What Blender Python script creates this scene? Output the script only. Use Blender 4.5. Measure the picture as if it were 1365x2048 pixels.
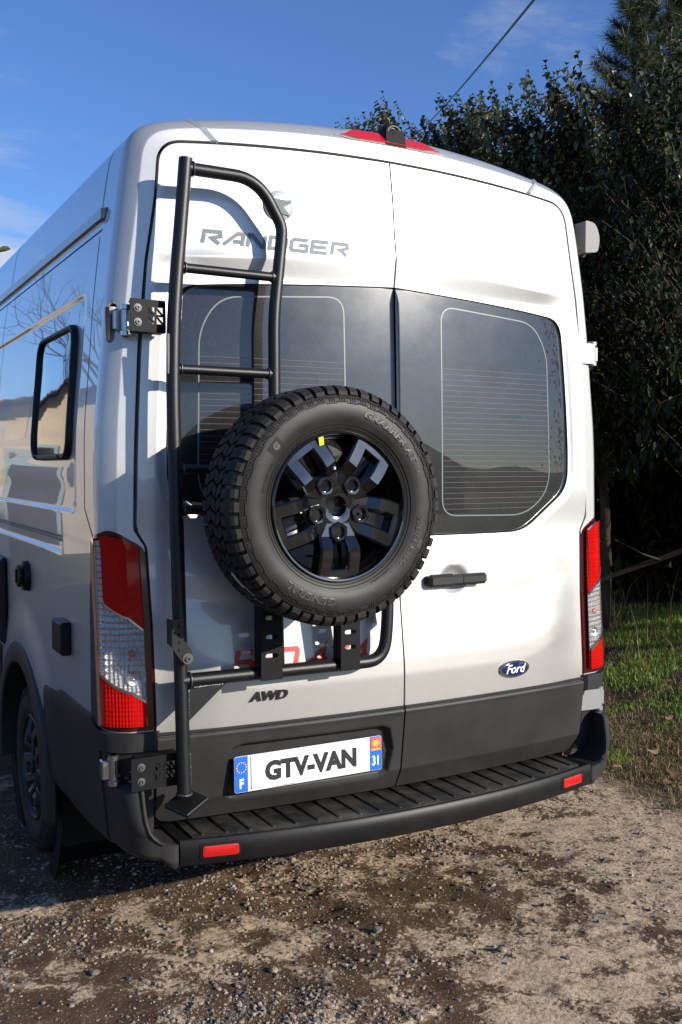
import bpy, math, random
import numpy as np
from mathutils import Vector, Matrix

R = math.radians
rnd = random.Random(7)
nr = np.random.RandomState(11)
for o in list(bpy.data.objects):
    bpy.data.objects.remove(o)
SC = bpy.context.scene
COL = SC.collection

# ------------------------------------------------------------------ camera, sky, sun, exposure
cam_d = bpy.data.cameras.new('camera')
cam_d.sensor_fit = 'VERTICAL'; cam_d.sensor_height = 36.0; cam_d.sensor_width = 24.0
cam_d.lens = 1974.0 / 2048.0 * 36.0
cam_d.clip_start = 0.05; cam_d.clip_end = 3000
cam = bpy.data.objects.new('camera', cam_d); COL.objects.link(cam)
cam.location = (-1.826, -2.93, 1.65)
cam.rotation_euler = (R(90 - 2.67), 0, R(-28.4))
SC.camera = cam

SUN_TO = Vector((0.68, -1.0, 0.445)).normalized()          # towards the sun
SUN_EL = math.asin(SUN_TO.z)
SUN_AZ = math.atan2(SUN_TO.x, SUN_TO.y)                   # from +y, clockwise
SKY_STRENGTH = 0.088
world = bpy.data.worlds.new('World'); SC.world = world; world.use_nodes = True
wn = world.node_tree; wn.nodes.clear()
def N(nt, t, **k):
    n = nt.nodes.new(t)
    for a, b in k.items():
        if a.startswith('i_'):
            n.inputs[a[2:].replace('_', ' ')].default_value = b
        else:
            setattr(n, a, b)
    return n
def math_(nt, op, a, b=None, c=None, clamp=False):
    n = nt.nodes.new('ShaderNodeMath'); n.operation = op; n.use_clamp = clamp
    for i, v in enumerate((a, b, c)):
        if v is None: continue
        if isinstance(v, (int, float)): n.inputs[i].default_value = v
        else: nt.links.new(v, n.inputs[i])
    return n.outputs[0]
def ramp(nt, src, stops, interp='LINEAR'):
    n = nt.nodes.new('ShaderNodeValToRGB'); n.color_ramp.interpolation = interp
    e = n.color_ramp.elements
    while len(e) < len(stops): e.new(0.5)
    for i, (p, c) in enumerate(stops):
        e[i].position = p
        e[i].color = (c, c, c, 1) if isinstance(c, (int, float)) else (*c, 1)
    nt.links.new(src, n.inputs[0])
    return n.outputs[0]
def mixc(nt, fac, a, b, blend='MIX'):
    n = nt.nodes.new('ShaderNodeMix'); n.data_type = 'RGBA'; n.blend_type = blend
    for sock, v in ((n.inputs[0], fac), (n.inputs[6], a), (n.inputs[7], b)):
        if isinstance(v, (int, float)): sock.default_value = v
        elif isinstance(v, tuple): sock.default_value = (*v, 1) if len(v) == 3 else v
        else: nt.links.new(v, sock)
    return n.outputs[2]
def noise(nt, vec, scale, detail=4, rough=0.55, dist=0.0):
    n = N(nt, 'ShaderNodeTexNoise'); n.inputs['Scale'].default_value = scale
    n.inputs['Detail'].default_value = detail; n.inputs['Roughness'].default_value = rough
    n.inputs['Distortion'].default_value = dist
    if vec is not None: nt.links.new(vec, n.inputs['Vector'])
    return n.outputs['Fac']

wl = wn.links
sky = N(wn, 'ShaderNodeTexSky', sky_type='NISHITA', sun_disc=False, sun_elevation=SUN_EL, sun_rotation=SUN_AZ,
        altitude=200, air_density=1.0, dust_density=0.6, ozone_density=2.0)
tc = N(wn, 'ShaderNodeTexCoord')
sep = N(wn, 'ShaderNodeSeparateXYZ'); wl.new(tc.outputs['Generated'], sep.inputs[0])
zz = math_(wn, 'MAXIMUM', math_(wn, 'ADD', sep.outputs[2], 0.10), 0.05)
cx_ = math_(wn, 'DIVIDE', sep.outputs[0], zz); cy_ = math_(wn, 'DIVIDE', sep.outputs[1], zz)
cmb = N(wn, 'ShaderNodeCombineXYZ'); wl.new(cx_, cmb.inputs[0]); wl.new(cy_, cmb.inputs[1])
mp = N(wn, 'ShaderNodeMapping'); wl.new(cmb.outputs[0], mp.inputs[0])
mp.inputs['Location'].default_value = (3.1, 1.7, 0); mp.inputs['Rotation'].default_value = (0, 0, 0.5); mp.inputs['Scale'].default_value = (1.0, 1.5, 1)
n1 = noise(wn, mp.outputs[0], 1.1, 7, 0.62, 0.25)
n2 = noise(wn, mp.outputs[0], 0.45, 2, 0.5)
base = math_(wn, 'ADD', math_(wn, 'MULTIPLY', n1, 0.62), math_(wn, 'MULTIPLY', n2, 0.5))
# a bank of cumulus stands over the side of the sky the flank faces
side = math_(wn, 'MULTIPLY', math_(wn, 'ADD', math_(wn, 'MULTIPLY', sep.outputs[0], -1.0), 0.20), 0.5)
side = math_(wn, 'MAXIMUM', math_(wn, 'MINIMUM', side, 0.03), -0.02)
nrm = N(wn, 'ShaderNodeVectorMath', operation='NORMALIZE'); wl.new(tc.outputs['Generated'], nrm.inputs[0])
for cd, c0, amt in (((.165, .962, .205), .9940, .19), ((.593, .721, .360), .994, .06)):      # single clouds
    dt = N(wn, 'ShaderNodeVectorMath', operation='DOT_PRODUCT'); wl.new(nrm.outputs[0], dt.inputs[0]); dt.inputs[1].default_value = Vector(cd).normalized()
    side = math_(wn, 'ADD', side, math_(wn, 'MULTIPLY', ramp(wn, math_(wn, 'MULTIPLY', math_(wn, 'SUBTRACT', dt.outputs['Value'], c0), 1 / (1 - c0)), [(0, 0.0), (1, 1.0)], 'EASE'), amt))
dens = ramp(wn, math_(wn, 'ADD', base, side), [(0.61, 0.0), (0.70, 0.34), (0.79, 0.8)], 'EASE')
fade = ramp(wn, sep.outputs[2], [(0.0, 0.0), (0.06, 1.0), (0.55, 0.9), (0.8, 0.4)])
fac = math_(wn, 'MULTIPLY', dens, fade)
cloudcol = mixc(wn, fac, (4.6, 5.2, 6.4), (7.0, 7.0, 7.3))
skyt = mixc(wn, 1.0, sky.outputs[0], (0.75, 1.04, 1.58), 'MULTIPLY')
skycol = mixc(wn, fac, skyt, cloudcol)
bg = N(wn, 'ShaderNodeBackground'); bg.inputs['Strength'].default_value = SKY_STRENGTH
wl.new(skycol, bg.inputs['Color'])
wo = N(wn, 'ShaderNodeOutputWorld'); wl.new(bg.outputs[0], wo.inputs['Surface'])

sun_d = bpy.data.lights.new('sun', 'SUN'); sun_d.energy = 5.0; sun_d.angle = R(0.53); sun_d.color = (1.0, 0.93, 0.825)
sun = bpy.data.objects.new('sun', sun_d); COL.objects.link(sun)
sun.rotation_euler = (-SUN_TO).to_track_quat('-Z', 'Y').to_euler(); sun.location = (8, -10, 12)

vs = SC.view_settings
vs.view_transform = 'Standard'; vs.look = 'None'; vs.gamma = 1.0; vs.use_curve_mapping = False
vs.exposure = 0.36
SC.cycles.max_bounces = 8; SC.cycles.transparent_max_bounces = 12

# ------------------------------------------------------------------ materials
MAT = {}
def mat(name, base=(0.5, 0.5, 0.5), rough=0.5, metal=0.0, coat=0.0, coat_rough=0.03, spec=0.5, bump=None, var=None, dust=None):
    """bump=(scale, strength, distance), var=(scale, amount): noise in the colour"""
    m = bpy.data.materials.new(name); m.use_nodes = True
    nt = m.node_tree; p = nt.nodes['Principled BSDF']
    p.inputs['Base Color'].default_value = (*base, 1); p.inputs['Roughness'].default_value = rough
    p.inputs['Metallic'].default_value = metal; p.inputs['Coat Weight'].default_value = coat
    p.inputs['Coat Roughness'].default_value = coat_rough; p.inputs['Specular IOR Level'].default_value = spec
    t = N(nt, 'ShaderNodeTexCoord')
    if var:
        f = noise(nt, t.outputs['Object'], var[0], 5, 0.6)
        r_ = ramp(nt, f, [(0.3, 1 - var[1]), (0.7, 1 + var[1])])
        c = mixc(nt, 1.0, base, r_, 'MULTIPLY'); nt.links.new(c, p.inputs['Base Color'])
        rr = math_(nt, 'ADD', math_(nt, 'MULTIPLY', f, 0.16), rough - 0.08, clamp=True); nt.links.new(rr, p.inputs['Roughness'])
    if dust:
        d1 = noise(nt, t.outputs['Object'], dust[0], 6, 0.75, .4); d2 = noise(nt, t.outputs['Object'], dust[0] * 45, 2, 0.6)
        df_ = math_(nt, 'MAXIMUM', math_(nt, 'MULTIPLY', ramp(nt, d1, [(0.42, 0.0), (0.72, 1.0)]), dust[1]), math_(nt, 'MULTIPLY', ramp(nt, d2, [(0.68, 0.0), (0.74, 1.0)]), dust[1] * 1.6))
        src = p.inputs['Base Color'].links[0].from_socket if p.inputs['Base Color'].links else base
        nt.links.new(mixc(nt, df_, src, (0.17, 0.135, 0.10)), p.inputs['Base Color'])
    if bump:
        f = noise(nt, t.outputs['Object'], bump[0], 3, 0.6)
        b = N(nt, 'ShaderNodeBump'); b.inputs['Strength'].default_value = bump[1]; b.inputs['Distance'].default_value = bump[2]
        nt.links.new(f, b.inputs['Height']); nt.links.new(b.outputs[0], p.inputs['Normal'])
    MAT[name] = m
    return m

def paint_material():
    m = mat('silver_paint', (0.60, 0.605, 0.60), 0.45, 0.55, 1.0, 0.010, 0.5)
    nt = m.node_tree; p = nt.nodes['Principled BSDF']; t = N(nt, 'ShaderNodeTexCoord')
    f = noise(nt, t.outputs['Object'], 900, 1, 0.5)
    fl = ramp(nt, f, [(0.38, 0.84), (0.62, 1.12)])
    d = noise(nt, t.outputs['Object'], 2.3, 5, 0.65)
    dirt = ramp(nt, d, [(0.35, 0.91), (0.7, 1.0)])
    c = mixc(nt, 1.0, mixc(nt, 1.0, (0.55, 0.548, 0.532), fl, 'MULTIPLY'), dirt, 'MULTIPLY')
    # road dust low on the body
    sp = N(nt, 'ShaderNodeSeparateXYZ'); nt.links.new(t.outputs['Object'], sp.inputs[0])
    low = ramp(nt, math_(nt, 'ADD', sp.outputs[2], math_(nt, 'MULTIPLY', d, 0.5)), [(0.75, 0.40), (1.30, 0.0)])
    c = mixc(nt, low, c, (0.24, 0.205, 0.165))
    nt.links.new(c, p.inputs['Base Color'])
    nt.links.new(math_(nt, 'SUBTRACT', 1.0, math_(nt, 'MULTIPLY', low, 0.9)), p.inputs['Coat Weight'])
    b = N(nt, 'ShaderNodeBump'); b.inputs['Strength'].default_value = 0.03; b.inputs['Distance'].default_value = 0.004
    w = noise(nt, t.outputs['Object'], 3.5, 2, 0.5); nt.links.new(w, b.inputs['Height'])
    nt.links.new(b.outputs[0], p.inputs['Coat Normal'])
paint_material()

def dusty_glass():
    m = mat('tinted_glass', (0.012, 0.013, 0.016), 0.22, 0.0, 1.0, 0.006, 0.24)
    nt = m.node_tree; p = nt.nodes['Principled BSDF']; t = N(nt, 'ShaderNodeTexCoord')
    f = noise(nt, t.outputs['Object'], 420, 2, 0.7)
    speck = ramp(nt, f, [(0.60, 0.0), (0.76, 1.0)])
    c = mixc(nt, speck, (0.013, 0.0128, 0.0125), (0.105, 0.104, 0.10)); nt.links.new(c, p.inputs['Base Color'])
    g = noise(nt, t.outputs['Object'], 5, 5, 0.7)
    nt.links.new(ramp(nt, g, [(0.3, 0.19), (0.7, 0.26)]), p.inputs['Roughness'])
dusty_glass()
mat('side_glass', (0.010, 0.011, 0.013), 0.06, 0.0, 1.0, 0.0, 0.6)
mat('charcoal_plastic', (0.023, 0.0222, 0.0215), 0.52, bump=(260, 0.16, 0.002), var=(4, 0.22), spec=0.33, dust=(5, .05))
mat('black_plastic', (0.0065, 0.0065, 0.007), 0.44, bump=(300, 0.08, 0.002), spec=0.26, dust=(6, .05))
mat('lamp_rim', (0.060, 0.003, 0.003), 0.12, coat=0.6)
mat('dirty_rim', (0.022, 0.020, 0.018), 0.45, var=(20, .4))
mat('step_plastic', (0.011, 0.011, 0.011), 0.40, var=(20, 0.4), spec=0.4, dust=(9, .30))
mat('powder_coat', (0.006, 0.006, 0.0065), 0.40, bump=(420, 0.25, 0.002), spec=0.45)
mat('weld_bead', (0.03, 0.03, 0.032), 0.22, bump=(180, 0.6, 0.004), spec=0.8)
mat('gloss_black', (0.003, 0.003, 0.0035), 0.12, coat=0.8, coat_rough=0.02, spec=0.7)
mat('rubber', (0.0125, 0.0114, 0.0105), 0.50, bump=(120, 0.1, 0.002), var=(9, 0.4), spec=0.33, dust=(7, .06))
mat('tread_rubber', (0.013, 0.0122, 0.0115), 0.70, bump=(160, 0.15, 0.002), var=(12, 0.3), spec=0.3, dust=(14, .14))
mat('letter_rubber', (0.026, 0.0235, 0.0215), 0.46, spec=0.45)
mat('dirty_rubber', (0.045, 0.036, 0.028), 0.85, var=(9, 0.4), bump=(60, 0.3, 0.004), spec=0.2)
mat('seal_black', (0.004, 0.004, 0.004), 0.7, spec=0.2)
mat('steel', (0.55, 0.55, 0.56), 0.28, 1.0)
mat('grey_steel', (0.09, 0.088, 0.085), 0.5, 0.5)
mat('cast_alloy', (0.30, 0.30, 0.30), 0.45, 0.5)
mat('chrome', (0.75, 0.75, 0.76), 0.10, 1.0)
mat('badge_blue', (0.006, 0.014, 0.085), 0.2, coat=1.0)
mat('badge_black', (0.012, 0.012, 0.013), 0.25, coat=0.8)
mat('plate_white', (0.66, 0.68, 0.68), 0.35, coat=0.3)
mat('card_white', (0.83, 0.83, 0.83), 0.6)
mat('print_black', (0.006, 0.006, 0.006), 0.6)
mat('plate_blue', (0.008, 0.13, 0.62), 0.35, coat=0.3)
mat('plate_red', (0.70, 0.10, 0.03), 0.4)
mat('plate_yellow', (0.85, 0.62, 0.08), 0.4)
mat('decal_grey', (0.13, 0.155, 0.17), 0.55, 0.15)
mat('decal_red', (0.55, 0.035, 0.025), 0.35, coat=0.5)
mat('decal_smoke', (0.33, 0.32, 0.30), 0.25, 0.3, coat=1.0)
mat('trim_dirty', (0.28, 0.25, 0.17), 0.32, 0.5, coat=0.6, coat_rough=0.1)
mat('line_teal', (0.12, 0.16, 0.16), 0.4)
mat('wire_red', (0.15, 0.082, 0.064), 0.5)
mat('reflector_red', (0.52, 0.010, 0.008), 0.22, coat=1.0, bump=(190, 0.35, 0.004))
mat('sticker_lime', (0.62, 0.78, 0.04), 0.5)
mat('paper_scrap', (0.52, 0.43, 0.33), 0.7)
mat('mirror_grey', (0.19, 0.18, 0.175), 0.55, 0.0, bump=(300, 0.1, 0.002))
mat('bulb_amber', (0.40, 0.09, 0.02), 0.3)
mat('flat_black', (0.006, 0.006, 0.0065), 0.58, spec=0.18)
mat('cable_black', (0.01, 0.01, 0.01), 0.5)

def lens(name, col, frac, rib=True):
    m = bpy.data.materials.new(name); m.use_nodes = True; nt = m.node_tree; nt.nodes.clear()
    out = N(nt, 'ShaderNodeOutputMaterial'); tr = N(nt, 'ShaderNodeBsdfTransparent'); tr.inputs[0].default_value = (*col, 1)
    gl = N(nt, 'ShaderNodeBsdfGlossy'); gl.inputs['Roughness'].default_value = 0.04
    df = N(nt, 'ShaderNodeBsdfDiffuse'); df.inputs[0].default_value = (*col, 1)
    fr = N(nt, 'ShaderNodeFresnel'); fr.inputs[0].default_value = 1.36
    t = N(nt, 'ShaderNodeTexCoord')
    if rib:
        w = N(nt, 'ShaderNodeTexWave', wave_type='BANDS', bands_direction='X'); w.inputs['Scale'].default_value = 36; nt.links.new(t.outputs['Object'], w.inputs[0])
        w2 = N(nt, 'ShaderNodeTexWave', wave_type='BANDS', bands_direction='Z'); w2.inputs['Scale'].default_value = 22; nt.links.new(t.outputs['Object'], w2.inputs[0])
        h = math_(nt, 'ADD', w.outputs['Fac'], w2.outputs['Fac'])
        b = N(nt, 'ShaderNodeBump'); b.inputs['Strength'].default_value = 0.5; b.inputs['Distance'].default_value = 0.004
        nt.links.new(h, b.inputs['Height']); nt.links.new(b.outputs[0], df.inputs['Normal'])
    m1 = N(nt, 'ShaderNodeMixShader'); m1.inputs[0].default_value = frac
    nt.links.new(tr.outputs[0], m1.inputs[1]); nt.links.new(df.outputs[0], m1.inputs[2])
    m2 = N(nt, 'ShaderNodeMixShader'); nt.links.new(fr.outputs[0], m2.inputs[0])
    nt.links.new(m1.outputs[0], m2.inputs[1]); nt.links.new(gl.outputs[0], m2.inputs[2])
    nt.links.new(m2.outputs[0], out.inputs[0]); MAT[name] = m
lens('lens_red', (0.80, 0.010, 0.007), 0.52)
lens('lens_clear', (0.95, 0.95, 0.95), 0.06)
def reflector_mat():
    m = mat('lamp_reflector', (0.55, 0.55, 0.55), 0.25, 0.45); nt = m.node_tree; p = nt.nodes['Principled BSDF']
    t = N(nt, 'ShaderNodeTexCoord')
    w = N(nt, 'ShaderNodeTexWave', wave_type='BANDS', bands_direction='X'); w.inputs['Scale'].default_value = 26; nt.links.new(t.outputs['Object'], w.inputs[0])
    w2 = N(nt, 'ShaderNodeTexWave', wave_type='BANDS', bands_direction='Z'); w2.inputs['Scale'].default_value = 16; nt.links.new(t.outputs['Object'], w2.inputs[0])
    w2.inputs['Distortion'].default_value = 1.5
    b = N(nt, 'ShaderNodeBump'); b.inputs['Strength'].default_value = 1.0; b.inputs['Distance'].default_value = 0.012
    nt.links.new(math_(nt, 'ADD', w.outputs['Fac'], w2.outputs['Fac']), b.inputs['Height']); nt.links.new(b.outputs[0], p.inputs['Normal'])
    f = noise(nt, t.outputs['Object'], 14, 3, 0.6)
    p.inputs['Base Color'].default_value = (.80, .78, .76, 1)
reflector_mat()

# ------------------------------------------------------------------ mesh helpers
def wloc(o):
    v = Vector((0, 0, 0))
    while o is not None:
        v = v + o.location; o = o.parent
    return v
def mesh(name, V, F, m, parent=None, smooth=True, sharp=40, mi=None):
    V = np.asarray(V, dtype=float).reshape(-1, 3)
    if parent is not None:
        V = V - np.array(wloc(parent))
    me = bpy.data.meshes.new(name)
    me.from_pydata(V.tolist(), [], F)
    ms = m if isinstance(m, (list, tuple)) else [m]
    for x in ms: me.materials.append(MAT[x] if isinstance(x, str) else x)
    if mi is not None: me.polygons.foreach_set('material_index', np.asarray(mi, dtype=np.int32))
    if smooth:
        me.polygons.foreach_set('use_smooth', np.ones(len(me.polygons), dtype=bool))
        me.update()
        if sharp: me.set_sharp_from_angle(angle=R(sharp))
    me.update()
    o = bpy.data.objects.new(name, me); COL.objects.link(o)
    if parent is not None: o.parent = parent
    return o
def empty(name, loc, label=None, cat=None, group=None, parent=None):
    o = bpy.data.objects.new(name, None); COL.objects.link(o); o.location = loc; o.empty_display_size = 0.2
    if parent is not None:
        o.parent = parent; o.location = Vector(loc) - wloc(parent)
    tag(o, label, cat, group); return o
def tag(o, label=None, cat=None, group=None, kind=None):
    if label: o['label'] = label
    if cat: o['category'] = cat
    if group: o['group'] = group
    if kind: o['kind'] = kind
    return o
def copy_tree(o, parent=None):
    c = o.copy(); COL.objects.link(c); c.parent = parent
    for ch in list(o.children): copy_tree(ch, c)
    return c

class MB:
    def __init__(s): s.V = []; s.F = []; s.M = []
    def add(s, V, F, m=0):
        b = len(s.V); s.V.extend([tuple(map(float, v)) for v in V]); s.F.extend([tuple(i + b for i in f) for f in F]); s.M.extend([m] * len(F)); return s
    def box(s, c, d, b=0.0, rot=None, m=0):
        hx, hy, hz = d[0] / 2, d[1] / 2, d[2] / 2
        if b <= 0:
            V = [(x, y, z) for x in (-hx, hx) for y in (-hy, hy) for z in (-hz, hz)]
            F = [(0, 1, 3, 2), (4, 6, 7, 5), (0, 4, 5, 1), (2, 3, 7, 6), (0, 2, 6, 4), (1, 5, 7, 3)]
        else:
            b = min(b, hx * .98, hy * .98, hz * .98)
            V = []; idx = {}
            for i, sx in enumerate((-1, 1)):
                for j, sy in enumerate((-1, 1)):
                    for k, sz in enumerate((-1, 1)):
                        for a in range(3):
                            p = [sx * (hx - b), sy * (hy - b), sz * (hz - b)]
                            p[a] = (sx * hx, sy * hy, sz * hz)[a]
                            idx[i, j, k, a] = len(V); V.append(tuple(p))
            F = []
            F += [tuple(idx[i, j, k, 0] for j, k in ((0, 0), (0, 1), (1, 1), (1, 0))) for i in (0, 1)]
            F += [tuple(idx[i, j, k, 1] for i, k in ((0, 0), (0, 1), (1, 1), (1, 0))) for j in (0, 1)]
            F += [tuple(idx[i, j, k, 2] for i, j in ((0, 0), (0, 1), (1, 1), (1, 0))) for k in (0, 1)]
            for i in (0, 1):
                for j in (0, 1): F.append((idx[i, j, 0, 0], idx[i, j, 1, 0], idx[i, j, 1, 1], idx[i, j, 0, 1]))
                for k in (0, 1): F.append((idx[i, 0, k, 0], idx[i, 1, k, 0], idx[i, 1, k, 2], idx[i, 0, k, 2]))
            for j in (0, 1):
                for k in (0, 1): F.append((idx[0, j, k, 1], idx[1, j, k, 1], idx[1, j, k, 2], idx[0, j, k, 2]))
            for i in (0, 1):
                for j in (0, 1):
                    for k in (0, 1): F.append((idx[i, j, k, 0], idx[i, j, k, 1], idx[i, j, k, 2]))
        V = np.array(V)
        if rot is not None: V = V @ np.array(rot.to_3x3()).T
        return s.add(V + np.array(c), F, m)
    def tube(s, P, r, n=12, caps=True, m=0):
        P = [Vector(p) for p in P]; rr = r if isinstance(r, (list, tuple)) else [r] * len(P)
        V = []; F = []
        t = (P[1] - P[0]).normalized(); u = t.orthogonal().normalized()
        for i, p in enumerate(P):
            a = P[max(i - 1, 0)]; b = P[min(i + 1, len(P) - 1)]
            t2 = (b - a).normalized()
            u = (u - t2 * u.dot(t2)).normalized(); w = t2.cross(u)
            for k in range(n):
                an = 2 * math.pi * k / n; V.append(p + (u * math.cos(an) + w * math.sin(an)) * rr[i])
        for i in range(len(P) - 1):
            for k in range(n):
                F.append((i * n + k, i * n + (k + 1) % n, (i + 1) * n + (k + 1) % n, (i + 1) * n + k))
        if caps:
            F.append(tuple(range(n))[::-1]); F.append(tuple(range((len(P) - 1) * n, len(P) * n)))
        return s.add(V, F, m)
    def cyl(s, a, b, r, n=16, r2=None, m=0, bev=0):
        a = Vector(a); b = Vector(b)
        if bev:
            d = (b - a).normalized() * bev
            return s.tube([a, a + d, b - d, b], [r - bev, r, (r2 or r), (r2 or r) - bev], n, True, m)
        return s.tube([a, b], [r, r2 if r2 is not None else r], n, True, m)
    def lathe(s, prof, n=64, axis='y', c=(0, 0, 0), closed=False, a0=0, a1=2 * math.pi, m=0):
        """prof: (r, w) list, w along the axis"""
        full = abs(a1 - a0 - 2 * math.pi) < 1e-6
        k = n if full else n + 1
        V = []; F = []; L = len(prof)
        for i in range(k):
            a = a0 + (a1 - a0) * i / n; ca, sa = math.cos(a), math.sin(a)
            for r_, w in prof:
                p = (r_ * ca, w, r_ * sa) if axis == 'y' else (w, r_ * ca, r_ * sa)
                V.append((p[0] + c[0], p[1] + c[1], p[2] + c[2]))
        for i in range(n):
            j = (i + 1) % k
            for q in range(L if closed else L - 1):
                q2 = (q + 1) % L
                F.append((i * L + q, i * L + q2, j * L + q2, j * L + q))
        return s.add(V, F, m)
    def prism(s, poly, y0, y1, m=0, plane='xz'):
        """polygon in a plane, extruded across it"""
        n = len(poly)
        def P(a, b, w): return (a, w, b) if plane == 'xz' else ((w, a, b) if plane == 'yz' else (a, b, w))
        V = [P(a, b, y0) for a, b in poly] + [P(a, b, y1) for a, b in poly]
        F = [tuple(range(n)), tuple(range(2 * n - 1, n - 1, -1))]
        F += [(i, (i + 1) % n, n + (i + 1) % n, n + i) for i in range(n)]
        return s.add(V, F, m)
    def build(s, name, m, parent=None, smooth=True, sharp=35, xf=None):
        V = np.array(s.V)
        if xf is not None:
            A = np.array(xf); V = V @ A[:3, :3].T + A[:3, 3]
        multi = isinstance(m, (list, tuple))
        return mesh(name, V, s.F, m, parent, smooth, sharp, s.M if multi else None)

def grid_faces(nr_, nc, mask=None):
    F = []
    for i in range(nr_ - 1):
        for j in range(nc - 1):
            if mask is None or mask[i, j]:
                a = i * nc + j; F.append((a, a + 1, a + nc + 1, a + nc))
    return F
def grid(name, P, m, parent=None, skirt=None, mask=None, mirror=False, sharp=40, smooth=True):
    """P[nr,nc,3] sheet; skirt = offset vector (or array per boundary) that gives the sheet an edge"""
    P = np.array(P, dtype=float); a, b = P.shape[:2]
    V = P.reshape(-1, 3); F = grid_faces(a, b, mask)
    if skirt is not None:
        loop = [j for j in range(b)] + [i * b + b - 1 for i in range(1, a)] + [(a - 1) * b + j for j in range(b - 2, -1, -1)] + [i * b for i in range(a - 2, 0, -1)]
        base_ = len(V)
        if callable(skirt): E_ = np.array([skirt(V[i]) for i in loop])
        else: E_ = V[loop] + np.array(skirt)
        V = np.vstack([V, E_]); L = len(loop)
        F = F + [(loop[k], loop[(k + 1) % L], base_ + (k + 1) % L, base_ + k) for k in range(L)]
    if mirror: V = V * np.array([-1, 1, 1])
    return mesh(name, V, F, m, parent, smooth, sharp)
def sm(x, a, b):
    t = np.clip((np.asarray(x, float) - a) / (b - a), 0, 1); return t * t * (3 - 2 * t)
def fillet(P, rad, n=8):
    P = [Vector(p) for p in P]; out = [P[0]]
    rads = rad if isinstance(rad, (list, tuple)) else [rad] * (len(P) - 2)
    for i in range(1, len(P) - 1):
        a, b, c = P[i - 1], P[i], P[i + 1]; r_ = rads[i - 1]
        d1 = (a - b); d2 = (c - b); k = min(r_, d1.length * .49, d2.length * .49)
        p = b + d1.normalized() * k; q = b + d2.normalized() * k
        for s_ in range(n + 1):
            t = s_ / n; out.append(p * (1 - t) ** 2 + b * 2 * t * (1 - t) + q * t * t)
    out.append(P[-1]); return out
def round_poly(P, rad, n=6):
    """closed polygon with rounded corners, 2D"""
    out = []; L = len(P)
    rads = rad if isinstance(rad, (list, tuple)) else [rad] * L
    for i in range(L):
        a, b, c = (Vector((*P[(i + k) % L], 0)) for k in (-1, 0, 1)); r_ = rads[i]
        d1 = a - b; d2 = c - b; k = min(r_, d1.length * .49, d2.length * .49)
        p = b + d1.normalized() * k; q = b + d2.normalized() * k
        for s_ in range(n + 1):
            t = s_ / n; v = p * (1 - t) ** 2 + b * 2 * t * (1 - t) + q * t * t; out.append((v.x, v.y))
    return out
def sdist(px, pz, poly):
    """signed distance (negative inside) of many points to a polygon"""
    P = np.array(poly); Q = np.roll(P, -1, 0)
    sh = px.shape; x = px.ravel()[:, None]; z = pz.ravel()[:, None]
    d = Q - P; L = (d ** 2).sum(1) + 1e-12
    t = np.clip(((x - P[:, 0]) * d[:, 0] + (z - P[:, 1]) * d[:, 1]) / L, 0, 1)
    D = np.sqrt(((x - P[:, 0] - t * d[:, 0]) ** 2 + (z - P[:, 1] - t * d[:, 1]) ** 2).min(1))
    c = ((P[:, 1] > z) != (Q[:, 1] > z)) & (x < (Q[:, 0] - P[:, 0]) * (z - P[:, 1]) / (Q[:, 1] - P[:, 1] + 1e-15) + P[:, 0])
    ins = c.sum(1) % 2 == 1
    return np.where(ins, -D, D).reshape(sh)
def text_np(s_, size, shear=0.0, off=0.0, sx=1.0, extrude=0.0, align='CENTER'):
    cu = bpy.data.curves.new('lettering', 'FONT'); cu.body = s_; cu.size = size; cu.shear = shear; cu.offset = off
    cu.extrude = extrude; cu.align_x = align; cu.resolution_u = 3
    ob = bpy.data.objects.new('lettering', cu); COL.objects.link(ob)
    bpy.context.view_layer.update()
    me = ob.evaluated_get(bpy.context.evaluated_depsgraph_get()).to_mesh()
    V = np.array([v.co[:] for v in me.vertices]) * np.array([sx, 1, 1]); F = [tuple(p.vertices) for p in me.polygons]
    bpy.data.objects.remove(ob); bpy.data.curves.remove(cu)
    return V, F
# stroke letters: each a list of polylines in a unit box
STROKE = {
 'R': [[(.04, 0), (.04, .97), (.9, .97), (.96, .62), (.5, .45), (.95, 0)]],
 'A': [[(-.05, 0), (.62, .97), (.97, .97), (.97, 0)], [(.45, .30), (.97, .30)]],
 'N': [[(.04, 0), (.04, .97), (.2, .97), (.85, .03), (.97, .03), (.97, 1)]],
 'D': [[(.04, .03), (.04, .97), (.85, .97), (.97, .8), (.97, .2), (.85, .03), (.04, .03)]],
 'G': [[(.97, .97), (.15, .97), (.04, .8), (.04, .2), (.15, .03), (.97, .03), (.97, .5), (.5, .5)]],
 'E': [[(.97, .97), (.04, .97), (.04, .03), (.97, .03)], [(.04, .5), (.9, .5)]],
 '5': [[(.97, .97), (.06, .97), (.06, .55), (.85, .55), (.97, .45), (.97, .15), (.85, .03), (.0, .03)]],
 '0': [[(.04, .15), (.04, .85), (.15, .97), (.85, .97), (.97, .85), (.97, .15), (.85, .03), (.15, .03), (.04, .15)]],
 '4': [[(.75, 0), (.75, .97), (.04, .35), (1.0, .35)]],
 'X': [[(.0, 0), (1, 1)], [(0, 1), (1, 0)]],
}
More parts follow.
